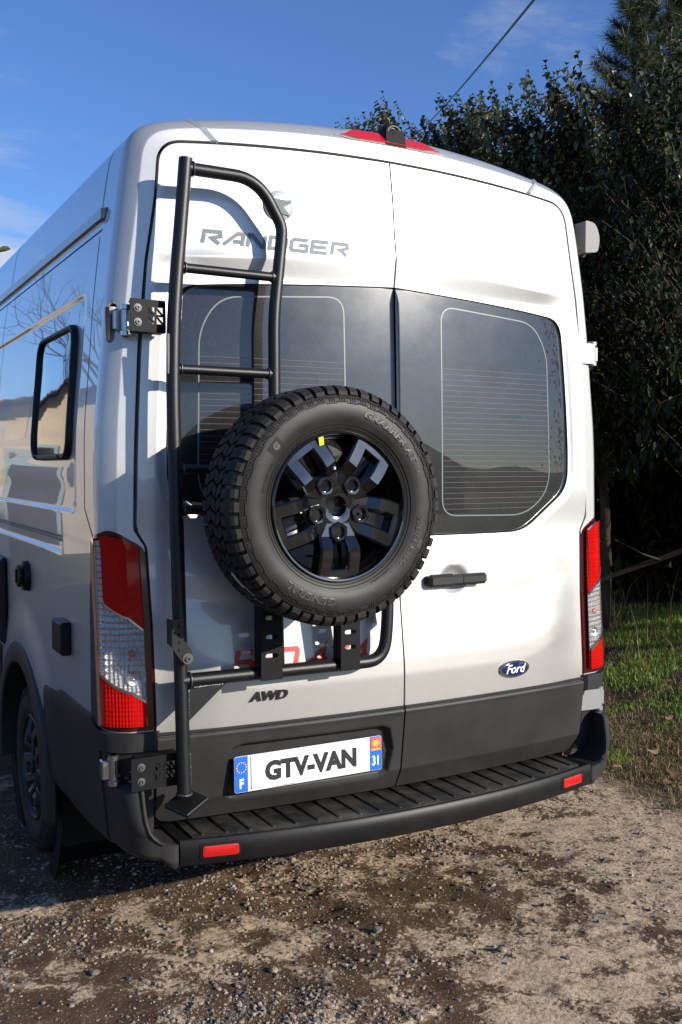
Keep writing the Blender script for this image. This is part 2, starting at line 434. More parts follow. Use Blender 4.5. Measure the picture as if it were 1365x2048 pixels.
def stroke_text(txt, w, h, gap, th, shear):
    """flat lettering as little quads, origin at lower left"""
    V = []; F = []; x = 0
    for ch in txt:
        if ch == ' ': x += w * .55; continue
        for pl in STROKE[ch]:
            n = len(pl); closed = pl[0] == pl[-1]
            pts = [Vector((a * w, b * h)) for a, b in pl]; side_ = []
            for i, p in enumerate(pts):
                a = pts[i - 1] if i > 0 else (pts[-2] if closed else None); c = pts[i + 1] if i < n - 1 else (pts[1] if closed else None)
                d1 = (p - a).normalized() if a is not None else None; d2 = (c - p).normalized() if c is not None else None
                if d1 is None: d1 = d2
                if d2 is None: d2 = d1
                n1_ = Vector((-d1.y, d1.x)); n2_ = Vector((-d2.y, d2.x)); nn = n1_ + n2_
                nn = nn.normalized() if nn.length > 1e-6 else n1_
                k = th / 2 / max(nn.dot(n1_), 0.45); side_.append((p + nn * k, p - nn * k))
            b = len(V)
            for l, r_ in side_:
                for q in (l, r_): V.append((x + q.x + shear * q.y, q.y, 0))
            for i in range(n - 1): F.append((b + 2 * i, b + 2 * i + 1, b + 2 * i + 3, b + 2 * i + 2))
        x += w + gap
    return np.array(V), F

# ------------------------------------------------------------------ ground sheet (large structure first)
def vnoise(x, y, seed=0):
    x = np.asarray(x, float); y = np.asarray(y, float)
    xi = np.floor(x).astype(np.int64); yi = np.floor(y).astype(np.int64); fx = x - xi; fy = y - yi
    def h(a, b):
        n = (a * 374761393 + b * 668265263 + seed * 1442695041) & 0x7fffffff
        n = ((n ^ (n >> 13)) * 1274126177) & 0x7fffffff
        return ((n ^ (n >> 16)) & 0xffff) / 65535.0
    ux = fx * fx * (3 - 2 * fx); uy = fy * fy * (3 - 2 * fy)
    return (h(xi, yi) * (1 - ux) + h(xi + 1, yi) * ux) * (1 - uy) + (h(xi, yi + 1) * (1 - ux) + h(xi + 1, yi + 1) * ux) * uy
def fbm(x, y, o=4, seed=0):
    s_ = 0; a = 0.5; t = 0
    for i in range(o):
        s_ = s_ + a * vnoise(x * 2 ** i, y * 2 ** i, seed + i); t += a; a *= .5
    return s_ / t
def verge(x, y):
    """1 on the grass verge, 0 on the dirt"""
    edge = 1.78 + 0.22 * fbm(y * 1.1 + 7, x * 0.3, 3, 5) - 0.10 + 0.10 * np.sin(y * 1.7)
    return sm(x, edge, edge + 0.22)
def rut(x, y):
    """two soft tyre tracks that run out from under the tailgate"""
    d = 0
    for x0, k in ((-0.30, 0.10), (0.42, 0.16)):
        c = x0 + k * (0.9 - y) + 0.03 * np.sin(y * 3)
        u = (x - c) / 0.13
        w = np.exp(-u ** 4) * sm(y, -1.6, -0.9) * (1 - sm(y, 0.75, 1.5))
        lug = np.sin((y * 1.0 + np.abs(u) * 0.03) * 2 * math.pi / 0.075) * 0.5 + 0.5
        am = (1.0 if x0 < 0 else 0.45) * sm(fbm(x * 2.3, y * 2.3, 2, 61), .25, .6); d = d - am * w * (0.012 + 0.013 * lug * (np.abs(u) < 0.95)) + 0.007 * np.exp(-((np.abs(u) - 1.25) / 0.25) ** 2) * sm(y, -1.6, -0.9) * (1 - sm(y, 0.75, 1.5))
    return d
def gz(x, y, fine=True):
    x = np.asarray(x, float); y = np.asarray(y, float)
    z = 0.40 * sm(x, 2.0, 4.6) * (1 - 0.6 * sm(y, 12, 30)) + 0.03 * (fbm(x * .6, y * .6, 3, 1) - .5)
    if fine:
        v = verge(x, y)
        near = np.exp(-((x / 7) ** 2 + ((y - 2) / 8) ** 2))
        z = z + near * (0.030 * (fbm(x * 3.1, y * 3.1, 4, 9) - .5) + 0.016 * (fbm(x * 13, y * 13, 3, 21) - .5) * (1 - v) + rut(x, y) * (1 - v))
        z = z + 0.05 * v * (fbm(x * 4.3, y * 4.3, 3, 31) - .3) * near
    # keep the wheels and the paving under the van level
    return z
def spread(lo, hi, step, far, g=1.22):
    c = list(np.arange(lo, hi + 1e-6, step)); s_ = step
    while c[-1] < far: s_ *= g; c.append(c[-1] + s_)
    s_ = step
    while c[0] > -far: s_ *= g; c.insert(0, c[0] - s_)
    return np.array(c)
gx = spread(-2.2, 3.4, 0.022, 700); gy = spread(-1.6, 3.4, 0.022, 700)
GX, GY = np.meshgrid(gx, gy)
GZ = gz(GX, GY)
def ground_material():
    m = bpy.data.materials.new('ground'); m.use_nodes = True; nt = m.node_tree; p = nt.nodes['Principled BSDF']
    g = N(nt, 'ShaderNodeNewGeometry'); P = g.outputs['Position']
    s_ = N(nt, 'ShaderNodeSeparateXYZ'); nt.links.new(P, s_.inputs[0])
    big = noise(nt, P, 1.15, 5, 0.6, 0.6); mid = noise(nt, P, 5.5, 6, 0.7, 0.3); fin = noise(nt, P, 60, 4, 0.7); grit = noise(nt, P, 240, 2, 0.6)
    mud = ramp(nt, mid, [(0.25, (0.045, 0.025, 0.012)), (0.48, (0.105, 0.061, 0.031)), (0.75, (0.190, 0.121, 0.067))])
    sand = ramp(nt, fin, [(0.3, (0.32, 0.225, 0.135)), (0.55, (0.62, 0.470, 0.315)), (0.8, (0.74, 0.60, 0.43))])
    # pale worn concrete shows through where the mud has thinned
    ax = math_(nt, 'MULTIPLY', math_(nt, 'ADD', s_.outputs[0], -0.55), 0.06)
    k = math_(nt, 'ADD', math_(nt, 'ADD', math_(nt, 'MULTIPLY', big, 0.60), math_(nt, 'MULTIPLY', mid, 0.66)), ax)
    k = math_(nt, 'ADD', k, math_(nt, 'MULTIPLY', math_(nt, 'SUBTRACT', fin, 0.5), 0.30))
    f = ramp(nt, k, [(0.592, 0.0), (0.640, 0.92)])
    f = math_(nt, 'MULTIPLY', f, ramp(nt, noise(nt, P, 17, 4, 0.7), [(0.36, 0.25), (0.5, 1.0)]))
    c = mixc(nt, f, mud, sand)
    c = mixc(nt, ramp(nt, grit, [(0.54, 0.0), (0.68, 0.30)]), c, (0.05, 0.034, 0.022))
    c = mixc(nt, ramp(nt, noise(nt, P, 95, 2, 0.5), [(0.64, 0.0), (0.70, 0.75)]), c, (0.34, 0.31, 0.27))
    moss = ramp(nt, noise(nt, P, 3.7, 5, 0.7), [(0.64, 0.0), (0.74, 0.35)])
    c = mixc(nt, moss, c, (0.07, 0.075, 0.02))
    # earth under the verge, lawn and fields further off
    edge = math_(nt, 'ADD', s_.outputs[0], math_(nt, 'MULTIPLY', math_(nt, 'SUBTRACT', mid, 0.5), 0.5))
    vg = ramp(nt, math_(nt, 'MULTIPLY', math_(nt, 'SUBTRACT', edge, 1.72), 2.5), [(0.0, 0.0), (0.6, 1.0)])
    c = mixc(nt, vg, c, ramp(nt, fin, [(0.3, (0.035, 0.026, 0.016)), (0.7, (0.085, 0.065, 0.035))]))
    far_r = ramp(nt, math_(nt, 'MULTIPLY', math_(nt, 'ADD', s_.outputs[0], -5.0), 1.0), [(0.0, 0.0), (1.0, 1.0)])
    lawn = math_(nt, 'MULTIPLY', ramp(nt, math_(nt, 'MULTIPLY', math_(nt, 'ADD', s_.outputs[0], 2.6), -1.0), [(0.0, 0.0), (0.8, 1.0)]),
                 ramp(nt, math_(nt, 'MULTIPLY', math_(nt, 'SUBTRACT', s_.outputs[1], 10.0), 0.4), [(0.0, 0.0), (1.0, 1.0)]))
    farm = ramp(nt, math_(nt, 'MULTIPLY', math_(nt, 'SUBTRACT', math_(nt, 'ABSOLUTE', math_(nt, 'ADD', s_.outputs[1], -2.0)), 26.0), 0.1), [(0.0, 0.0), (1.0, 1.0)])
    grass = ramp(nt, mid, [(0.3, (0.05, 0.07, 0.018)), (0.7, (0.11, 0.12, 0.04))])
    c = mixc(nt, math_(nt, 'MAXIMUM', math_(nt, 'MAXIMUM', lawn, farm), far_r), c, grass)
    nt.links.new(c, p.inputs['Base Color'])
    nt.links.new(ramp(nt, mid, [(0.3, 0.72), (0.6, 0.95)]), p.inputs['Roughness'])
    p.inputs['Specular IOR Level'].default_value = 0.25
    b = N(nt, 'ShaderNodeBump'); b.inputs['Strength'].default_value = 0.6; b.inputs['Distance'].default_value = 0.016
    h = math_(nt, 'ADD', math_(nt, 'MULTIPLY', fin, 0.8), math_(nt, 'MULTIPLY', grit, 0.25))
    nt.links.new(h, b.inputs['Height']); nt.links.new(b.outputs[0], p.inputs['Normal'])
    MAT['ground'] = m
ground_material()
ground = grid('ground', np.stack([GX, GY, GZ], -1), 'ground', sharp=None)
tag(ground, kind='structure')
def gh(x, y): return float(gz(np.array([x]), np.array([y]))[0])

# ------------------------------------------------------------------ the van
VAN = empty('camper_van', (0, 2.6, 0), 'tall silver camper van parked with its closed rear doors towards the viewer', 'van')
_z = np.arange(0.3, 3.0, 0.002)
_py = np.interp(_z, [.3, .506, .783, .80, .92, .977, 1.18, 1.30, 1.40, 1.55, 1.70, 1.85, 2.0, 2.148, 2.27, 2.39, 2.479, 2.564, 2.714, 2.85, 3.0],
                [.04, .021, -.010, -.016, -.018, -.014, .0135, .017, .033, .0352, .038, .0413, .0453, .0505, .060, .045, .059, .068, .092, .13, .17])
_k = np.exp(-(np.arange(-14, 15) * .002 / .007) ** 2); _k /= _k.sum()
_py = np.convolve(np.pad(_py, 14, 'edge'), _k, 'valid')
def PZ(z): return np.interp(z, _z, _py)
_p0 = np.interp(_z, [.3, .506, .81, 1.10, 1.40, 1.85, 2.148, 2.40, 2.564, 2.714, 2.85, 3.0], [.04, .021, -.010, .012, .033, .0413, .0505, .059, .070, .092, .13, .17])
_p0 = np.convolve(np.pad(_p0, 40, 'edge'), np.ones(81) / 81, 'valid')
def PE(z): return np.interp(z, _z, _p0)          # the same skin out at the door edge, without its creases
XO = ([.45, .505, .54, .62, .81, .92, 1.15, 1.395, 1.45, 1.67, 1.83, 2.03, 2.16, 2.30, 2.39, 2.50, 2.8],
      [.872, .872, .873, .876, .876, .876, .878, .888, .922, .917, .910, .899, .886, .872, .856, .838, .79])
WF = ([.3, .5, .8, 1.45, 1.70, 1.80, 2.0, 2.17, 2.32, 2.51, 2.62, 2.8],
      [.985, 1.0, 1.024, 1.030, 1.029, 1.024, 1.003, .988, .970, .944, .925, .89])
def xo(z): return np.interp(z, *XO)
def smooth_tab(t):
    z = np.arange(.2, 2.9, .01); v = np.interp(z, *t); k = np.exp(-(np.arange(-8, 9) / 5.) ** 2); k /= k.sum()
    return z, np.convolve(np.pad(v, 8, 'edge'), k, 'valid')
WF = smooth_tab(WF)
def Wf(z): return np.interp(z, *WF)
WIN_KEY = [(.0, 1.3985), (.44, 1.3985), (.58, 1.400), (.822, 1.562), (.826, 1.70), (.812, 1.96), (.786, 2.222), (.60, 2.241), (.30, 2.262), (.0, 2.276)]
_wp = fillet([(a, b, 0) for a, b in WIN_KEY], [.0, .10, .075, .06, .2, .068, .12, .2], 12)
_wp = np.array([(p.x, p.y) for p in _wp]); _wp = _wp[np.r_[True, np.hypot(*np.diff(_wp, axis=0).T) > 1e-5]]
_wd = np.r_[0, np.cumsum(np.hypot(*np.diff(_wp, axis=0).T))]
def win_at(t): return np.stack([np.interp(t, _wd, _wp[:, 0]), np.interp(t, _wd, _wp[:, 1])], -1)
WIN_LEN = _wd[-1]
_m = np.maximum.accumulate(_wp[:, 1] + np.arange(len(_wp)) * 1e-7)
def win_x(z): return np.interp(z, _m, _wp[:, 0])
WIN_POLY = [(-.06, 1.3985)] + [tuple(p) for p in _wp] + [(-.06, 2.277)]
GZY = np.polyfit([1.40, 1.55, 1.70, 1.85, 2.0, 2.148, 2.27], [.033, .0352, .038, .0413, .0453, .0505, .0560], 2)
def GY(x, z): return np.polyval(GZY, z) + crown(x) + .0035
def crown(x): return .055 * (np.abs(x) / .9) ** 2
def DS(x, z):
    """y of the outer skin of the rear doors"""
    x = np.asarray(x, float); z = np.asarray(z, float); ax = np.abs(x)
    b = sm(z, .84, .98) * (1 - sm(z, 1.12, 1.34))
    ze = z - .10 * sm(ax, .50, .88) * b + .10 * np.minimum(ax / .75, 1.1) ** 1.5 * sm(z, 2.262, 2.35) * (1 - sm(z, 2.40, 2.62)) + .012 * sm(z, 2.27, 2.36) * (1 - sm(z, 2.42, 2.6))
    e = sm(ax, .66, .86)
    return PZ(ze) * (1 - e) + PE(z) * e + crown(x) + .40 * np.maximum(0, .578 - z)
def DD(x, z):
    """door panel: the skin with the proud frame beside the glass"""
    sd = sdist(np.abs(np.asarray(x, float)), np.asarray(z, float), WIN_POLY)
    wz = sm(z, 1.40, 1.58) * (1 - sm(z, 2.10, 2.27))
    qx = np.abs(np.asarray(x, float) + .345) - .335; qz = np.abs(np.asarray(z, float) - .654) - .112
    plate_dip = .055 * (1 - sm(np.maximum(qx, qz), -.012, .002))
    rr = ((np.asarray(x, float) - .238) / .064) ** 2 + ((np.asarray(z, float) - 1.236) / .058) ** 2
    return DS(x, z) - .011 * sm(sd, 0.001, .036) * wz + .024 * sm(1 - rr, 0, 1.0) + plate_dip
def ztop(x): return 2.713 - .06 * np.asarray(x) ** 2
GAP = .010
_dk = [(.0, 2.713), (.25, float(ztop(.25))), (.50, float(ztop(.5))), (.68, float(ztop(.68))), (.821, 2.672)] + [(float(xo(z)), z) for z in (2.50, 2.39, 2.30, 2.16, 2.03, 1.83, 1.67, 1.45, 1.395, 1.15, .92, .81, .62)] + [(.872, .505), (.70, .505), (.0, .505)]
_dp = fillet([(a, b, 0) for a, b in _dk], [.1, .1, .08, .095] + [.04] * 8 + [.012] * 2 + [.05] * 3 + [.06, .05], 10)
_dp = np.array([(p.x, p.y) for p in _dp]); _dp = _dp[np.r_[True, np.hypot(*np.diff(_dp, axis=0).T) > 1e-5]]
_i0 = int(np.argmax((_dp[:, 1] < 2.62) & (_dp[:, 0] > .7))); _ib = len(_dp) - 1 - int(np.argmax(_dp[::-1, 0] > .86))
_zs = _dp[_i0:_ib + 1, 1][::-1]; _xs = _dp[_i0:_ib + 1, 0][::-1]
_ct = int(np.argmin(np.hypot(_dp[:, 0] - .805, _dp[:, 1] - 2.64)))
def door_edge(v):
    """outer edge x of the lower rows, with the rounded lower corner"""
    z = .505 + v * 2.208; x = xo(z); t = np.clip((.545 - z) / .04, 0, 1)
    return x - .05 * (1 - np.sqrt(np.clip(1 - t ** 2, 0, 1)))
def resample(P, n):
    P = np.asarray(P); d = np.r_[0, np.cumsum(np.hypot(*np.diff(P, axis=0).T))]; t = np.linspace(0, d[-1], n)
    return np.stack([np.interp(t, d, P[:, 0]), np.interp(t, d, P[:, 1])], -1)
def between(P, i, j, n): return resample(P[i:j + 1], n)
def nearest(P, x, z): return int(np.argmin(np.hypot(P[:, 0] - x, P[:, 1] - z)))
def panel_ring(sgn, inner, ns=120):
    """door panel: a sheet strung between the window opening and the rim of the door"""
    W_ = _wp[::-1].copy(); W_[:, 0] = np.maximum(W_[:, 0], inner); D = _dp.copy(); D[:, 0] = np.maximum(D[:, 0], inner)
    wk = [0, nearest(W_, .74, 2.226), nearest(W_, .79, 2.17), nearest(W_, .824, 1.62), nearest(W_, .72, 1.494), nearest(W_, .56, 1.399), len(W_) - 1]
    dk = [0, nearest(D, .72, 2.682), nearest(D, .826, 2.56), nearest(D, .918, 1.62), nearest(D, .88, 1.16), nearest(D, .865, .52), len(D) - 1]
    A = []; B = []
    for k, n in enumerate((70, 26, 60, 40, 40, 60)):
        a = between(W_, wk[k], wk[k + 1], n); b = between(D, dk[k], dk[k + 1], n)
        if k: a, b = a[1:], b[1:]
        A.append(a); B.append(b)
    A = np.vstack(A); B = np.vstack(B)
    for q in (A, B):
        for _ in range(6): q[1:-1] = (q[:-2] + 2 * q[1:-1] + q[2:]) / 4 if q is None else q[1:-1]
    s_ = np.concatenate([np.linspace(0, .12, 16), np.linspace(.12, 1, ns - 15)[1:]])[:, None, None]
    P = A[None] * (1 - s_) + B[None] * s_
    return np.stack([sgn * P[..., 0], DD(sgn * P[..., 0], P[..., 1]), P[..., 1]], -1)
def door_grid(sgn, z0=.505, z1=2.713, inner=.005, nx=84, fn=DD, off=0.0, dz=.0075):
    v0 = (z0 - .505) / 2.208; v1 = (z1 - .505) / 2.208
    vv = np.linspace(v0, v1, max(4, int((z1 - z0) / dz)))
    if z1 > 2.6: vv = np.concatenate([vv[vv < .94], np.linspace(.94, 1, 40)])
    if z0 < .52: vv = np.concatenate([np.linspace(0, .03, 10), vv[vv > .031]])
    u = np.linspace(0, 1, nx)
    u = u + .08 * np.sin(2 * math.pi * u) / (2 * math.pi)
    xe = door_edge(vv)
    X_ = inner + u[None, :] * (xe[:, None] - inner)
    Zn = .505 + vv * 2.208
    Z_ = Zn[:, None] + np.zeros_like(X_)
    tt = sm(Zn, 2.3, 2.713)[:, None]
    Z_ = Z_ + tt * (ztop(X_) - 2.713)
    Y_ = fn(X_, Z_) + off
    return np.stack([sgn * X_, Y_, Z_], -1)
DOORS = {}
for sgn in (-1, 1):
    D_ = empty('rear_door', (sgn * .45, 0, .5), parent=VAN); DOORS[sgn] = D_
    inner = .001 if sgn < 0 else .0055
    grid('door_panel', panel_ring(sgn, inner), 'silver_paint', D_, skirt=(0, .03, 0), sharp=30)
    # glass, a sheet that stands in the recess, with a thin black seal round it
    zs = np.unique(np.concatenate([np.linspace(1.3988, 1.42, 14), np.linspace(1.42, 2.2, 50), np.linspace(2.2, 2.2755, 34)]))
    def pane(name, grow, off, m, dep):
        c = .0 ; xr = win_x(zs); u = np.linspace(0, 1, 44)
        # shrink or grow the outline evenly
        X_ = inner + .0008 + u[None, :] * np.maximum(xr[:, None] + grow - inner - .0008, .002); Z_ = 1.837 + (zs[:, None] - 1.837) * (1 + grow / .438) + 0 * X_
        return grid(name, np.stack([sgn * X_, GY(X_, Z_) + off, Z_], -1), m, D_, skirt=(0, dep, 0), sharp=None)
    pane('window', -.0050, 0.0, 'tinted_glass', .004)
    pane('window_seal', .0035, .0028, 'seal_black', .012)
    # pale line of the inner frame and the demister wires, printed on the glass
    RP = round_poly([(.198, 1.470), (.60, 1.463), (.724, 1.56), (.712, 2.09), (.640, 2.196), (.200, 2.226)], [.06, .10, .12, .12, .10, .06], 8)
    RPo = resample(np.array(RP + RP[:1]), 160)[:-1]; ctr = RPo.mean(0)
    V = []; F = []; L = len(RPo)
    for i in range(L):
        a = RPo[i - 1]; b = RPo[(i + 1) % L]; t = (b - a) / np.linalg.norm(b - a); nn = np.array([-t[1], t[0]]) * .0023
        for q in (RPo[i] + nn, RPo[i] - nn): V.append((sgn * q[0], float(GY(q[0], q[1])) - .0007, q[1]))
    F = [(2 * i, 2 * i + 1, (2 * i + 3) % (2 * L), (2 * i + 2) % (2 * L)) for i in range(L)]
    mesh('glass_frame_line', V, F, 'line_teal', D_)
    b_ = MB()
    for k in range(27):
        z = 1.492 + k * .0196
        x1 = .716 - (.716 - .63) * sm(1.56 - z, 0, .09)
        if z > 2.1: continue
        xs = np.linspace(.203, float(x1), 14); V = []; F = []
        for x in xs:
            V += [(sgn * x, float(GY(x, z)) - .0005, z - .0005), (sgn * x, float(GY(x, z)) - .0005, z + .0005)]
        b_.add(V, [(2 * i, 2 * i + 1, 2 * i + 3, 2 * i + 2) for i in range(13)])
    b_.build('demister_wires', 'wire_red', D_)
    # grey plastic cladding along the foot of the door
    def clad(X_, Z_, s_=sgn):
        y = DS(X_, Z_) - .007 - .004 * sm(Z_, .50, .78)
        if s_ < 0:
            poly = [(-.62, .560), (-.65, .575), (-.635, .735), (-.60, .748), (-.085, .748), (-.055, .735), (-.035, .66), (-.05, .575), (-.08, .560)]
            sd = sdist(-X_, Z_, poly)
            y = y + sm(-sd, -.003, .016) * (.020 + .010 * sm(Z_, .56, .76)) - .40 * np.maximum(0, .578 - Z_) * sm(-sd, -.003, .016)
        return y
    g_ = door_grid(sgn, .505, .797, inner, 230 if sgn < 0 else 60, clad, dz=.004)
    n_ = g_.shape[0]
    # soften the upper lip
    for i, d in ((n_ - 1, .006), (n_ - 2, .002)): g_[i, :, 1] += d
    grid('door_cladding', g_, 'charcoal_plastic', D_, skirt=(0, .02, 0), sharp=35)
    for nm, z0_, m_ in (('belt_strip', .7985, 'charcoal_plastic'),):
        zz_ = np.array([z0_, z0_ + .004, z0_ + .010, z0_ + .012]); u = np.linspace(0, 1, 30)
        X_ = inner + u[None, :] * (xo(zz_)[:, None] - inner); Z_ = zz_[:, None] + 0 * X_
        Y_ = DS(X_, Z_) - np.array([.002, .006, .006, .001])[:, None]
        grid(nm, np.stack([sgn * X_, Y_, Z_], -1), m_, D_, skirt=(0, .01, 0))
def on_door(V, x0, z0, off, rot=0.0):
    V = np.asarray(V, float); c, s_ = math.cos(rot), math.sin(rot)
    X_ = x0 + V[:, 0] * c - V[:, 1] * s_; Z_ = z0 + V[:, 0] * s_ + V[:, 1] * c
    return np.stack([X_, DD(X_, Z_) - off - V[:, 2], Z_], -1)
DL, DR = DOORS[-1], DOORS[1]
# lettering and badges on the door that carries the ladder
V, F = stroke_text('RANDGER', .060, .040, .0145, .0125, .24)
mesh('maker_lettering', on_door(V, -.700, 2.364, .0016), F, 'decal_grey', DL, smooth=False)
V, F = stroke_text('550 4X4', .060, .070, .018, .0165, .24)
mesh('model_lettering', on_door(V, -.632, .976, .0012), F, 'decal_red', DL, smooth=False)
V, F = text_np('AWD', .042, .28, .0015, 1.22, .003)
mesh('drive_badge', on_door(V, -.513, .886, .004), F, 'badge_black', DL, sharp=30)
b_ = MB(); b_.lathe([(.0001, -.016), (.02, -.0155), (.038, -.0125), (.050, -.007), (.056, .002)], 40)
dome = b_.build('maker_roundel', 'chrome', DL, xf=Matrix.Translation((-.433, float(DS(-.433, 2.503)), 2.503)) @ Matrix.Rotation(R(8), 4, 'X'))
mat('roundel_silver', (0.62, 0.64, 0.62), 0.3, 0.35, coat=1.0); dome.data.materials[0] = MAT['roundel_silver']
star = [(-.030, -.022), (-.022, .018), (-.030, .026), (.036, .026), (.034, .016), (.010, .002), (.034, -.024), (.004, -.020), (-.006, -.010), (-.010, -.020)]
b_ = MB(); b_.prism(star, -.018, -.012)
b_.build('roundel_mark', 'decal_grey', dome, xf=Matrix.Translation((-.433, float(DS(-.433, 2.503)), 2.503)) @ Matrix.Rotation(R(8), 4, 'X'), smooth=False)
# number plate
plate_xf = Matrix.Translation((-.359, -.002, .652)) @ Matrix.Rotation(R(-1.5), 4, 'X')
b_ = MB(); b_.prism(round_poly([(-.276, -.059), (.276, -.059), (.276, .059), (-.276, .059)], .010, 4), -.002, .002)
PL = b_.build('number_plate', 'plate_white', VAN, xf=plate_xf, sharp=30)
def plate_part(name, m, poly, off, th=.0006):
    b = MB(); b.prism(poly, -.002 - off - th, -.002 - off); return b.build(name, m, PL, xf=plate_xf, smooth=False)
def plate_text(name, m, s_, size, x, z, off, sx=1.0, bold=.0, rot=0):
    V, F = text_np(s_, size, 0, bold, sx); V = np.stack([V[:, 0] + x, 0 * V[:, 0] - .002 - off, V[:, 1] + z], -1)
    A = np.array(plate_xf); return mesh(name, V @ A[:3, :3].T + A[:3, 3], F, m, PL, smooth=False)
plate_part('euro_band', 'plate_blue', round_poly([(-.275, -.058), (-.229, -.058), (-.229, .058), (-.275, .058)], [.010, .001, .001, .010], 4), .0004)
plate_part('region_band', 'plate_blue', round_poly([(.229, -.058), (.275, -.058), (.275, .058), (.229, .058)], [.001, .010, .010, .001], 4), .0004)
plate_part('region_crest', 'plate_red', round_poly([(.2315, .010), (.2725, .010), (.2725, .054), (.2315, .054)], .002, 2), .0014)
b_ = MB()
for k in range(12):
    a = k * math.pi / 6; b_.add([(-.252 + .0165 * math.cos(a) + q[0] * .0026, -.0046, .023 + .0165 * math.sin(a) + q[1] * .0026) for q in ((1, 0), (0, 1), (-1, 0), (0, -1))], [(0, 1, 2, 3)])
b_.build('euro_stars', 'plate_yellow', PL, xf=plate_xf, smooth=False)
b_ = MB()     # crest: a cross with forked arms and rays
for k in range(4):
    a = k * math.pi / 2
    for dx in (-.35, .35):
        c, s_ = math.cos(a + dx), math.sin(a + dx); px, pz = -s_ * .0014, c * .0014
        b_.add([(.248 + px, -.0046, .036 + pz), (.248 + c * .012 + px, -.0046, .036 + s_ * .012 + pz), (.248 + c * .012 - px, -.0046, .036 + s_ * .012 - pz), (.248 - px, -.0046, .036 - pz)], [(0, 1, 2, 3)])
for k in range(4):
    x = .254 + k * .0042; h = .015 - .0028 * k; b_.add([(x, -.0047, .036 - h), (x + .0018, -.0047, .036 - h), (x + .0018, -.0047, .036 + h), (x, -.0047, .036 + h)], [(0, 1, 2, 3)])
b_.add([(.235, -.0047, .0125), (.269, -.0047, .0125), (.269, -.0047, .0165), (.235, -.0047, .0165)], [(0, 1, 2, 3)])
b_.build('crest_mark', 'plate_yellow', PL, xf=plate_xf, smooth=False)
plate_text('country_letter', 'card_white', 'F', .042, -.252, -.044, .0016, .8, .0015)
plate_text('department_number', 'card_white', '31', .046, .252, -.040, .0016, .72, .0012)
plate_text('plate_small_print', 'print_black', 'TPL TOULOUSE', .0115, -.10, -.0575, .0010, 1.0)
plate_part('plate_cover', 'card_white', [(-.217, -.0535), (.224, -.0535), (.224, .0555), (-.217, .0555)], .0022, .0012)
plate_text('cover_lettering', 'print_black', 'GTV-VAN', .083, .003, -.0290, .0042, .96, .0046)
# oval maker badge on the other door
BX, BZ = .497, .889
def oval(a, b, y0, y1, n=40):
    m_ = MB(); V = []
    for r_, y in ((1.0, y0), (.94, y1), (.0001, y1)):
        for k in range(n):
            t = 2 * math.pi * k / n; V.append((a * r_ * math.cos(t), b * r_ * math.sin(t), y))
    F = [(q * n + k, q * n + (k + 1) % n, (q + 1) * n + (k + 1) % n, (q + 1) * n + k) for q in range(2) for k in range(n)]
    return V, F
V, F = oval(.078, .034, .0, .006); badge = mesh('oval_badge', on_door(V, BX, BZ, .0), F, 'chrome', DR, sharp=25)
V, F = oval(.063, .0255, .0066, .0074); mesh('badge_field', on_door(V, BX, BZ, .0), F, 'badge_blue', badge, sharp=25)
V, F = text_np('Ford', .046, .35, .0007, 1.02); V[:, 2] += .0082; V[:, 1] -= .015; mesh('badge_script', on_door(V, BX, BZ, .0), F, 'card_white', badge, smooth=False)
# door handle with its finger bowl
b_ = MB()
b_.box((.070, -.024, 0), (.118, .030, .040), .010); b_.box((-.068, -.024, .0), (.112, .030, .046), .011)
b_.box((0, -.025, .0), (.24, .024, .038), .008); b_.box((.125, -.012, .0), (.022, .024, .030), .006); b_.box((-.118, -.012, .0), (.02, .024, .034), .006)
b_.build('door_handle', 'charcoal_plastic', DR, xf=Matrix.Translation((.232, float(DS(.23, 1.24)), 1.240)), sharp=30)

# ---- body shell: pillars, rounded corners, roof, flanks in one skin
def rect_sd(y, z, y0, y1, z0, z1, r_):
    qx = np.abs(y - (y0 + y1) / 2) - (y1 - y0) / 2 + r_; qz = np.abs(z - (z0 + z1) / 2) - (z1 - z0) / 2 + r_
    return np.hypot(np.maximum(qx, 0), np.maximum(qz, 0)) + np.minimum(np.maximum(qx, qz), 0) - r_
HUB = (1.42, .356)
def FK(y, z):
    """relief of the flank, outwards positive"""
    f = -.009 * sm(-rect_sd(y, z, .445, 3.0, 1.492, 2.236, .05), -.006, .016)
    f = f - .012 * sm(-rect_sd(y, z, .640, 3.3, 1.334, 1.400, .002), -.002, .020)
    d = np.hypot(y - HUB[0], z - HUB[1])
    f = f + .016 * (1 - sm(d, .56, .74)) * sm(z, .3, .5)
    f = f + .005 * np.exp(-((z - 1.62) / .05) ** 2) * sm(y, .45, .6)
    return f
def prof(xd, zd, yd, xq, zq, s):
    """rear corner between the door opening (xd,zd) and the widest section (xq,zq); s 0..1"""
    s = np.asarray(s, float)
    t = np.clip((s - .45) / .55, 0, 1); q = 1 - t
    a = np.where(s < .45, s / .45 * .50, .50 * q ** 3 + 3 * .76 * q * q * t + 3 * 1.0 * q * t * t + t ** 3)
    y = np.where(s < .45, s / .45 * .010, .010 * q ** 3 + 3 * .030 * q * q * t + 3 * .055 * q * t * t + .087 * t ** 3)
    return xd + (xq - xd) * a, yd + y, zd + (zq - zd) * a
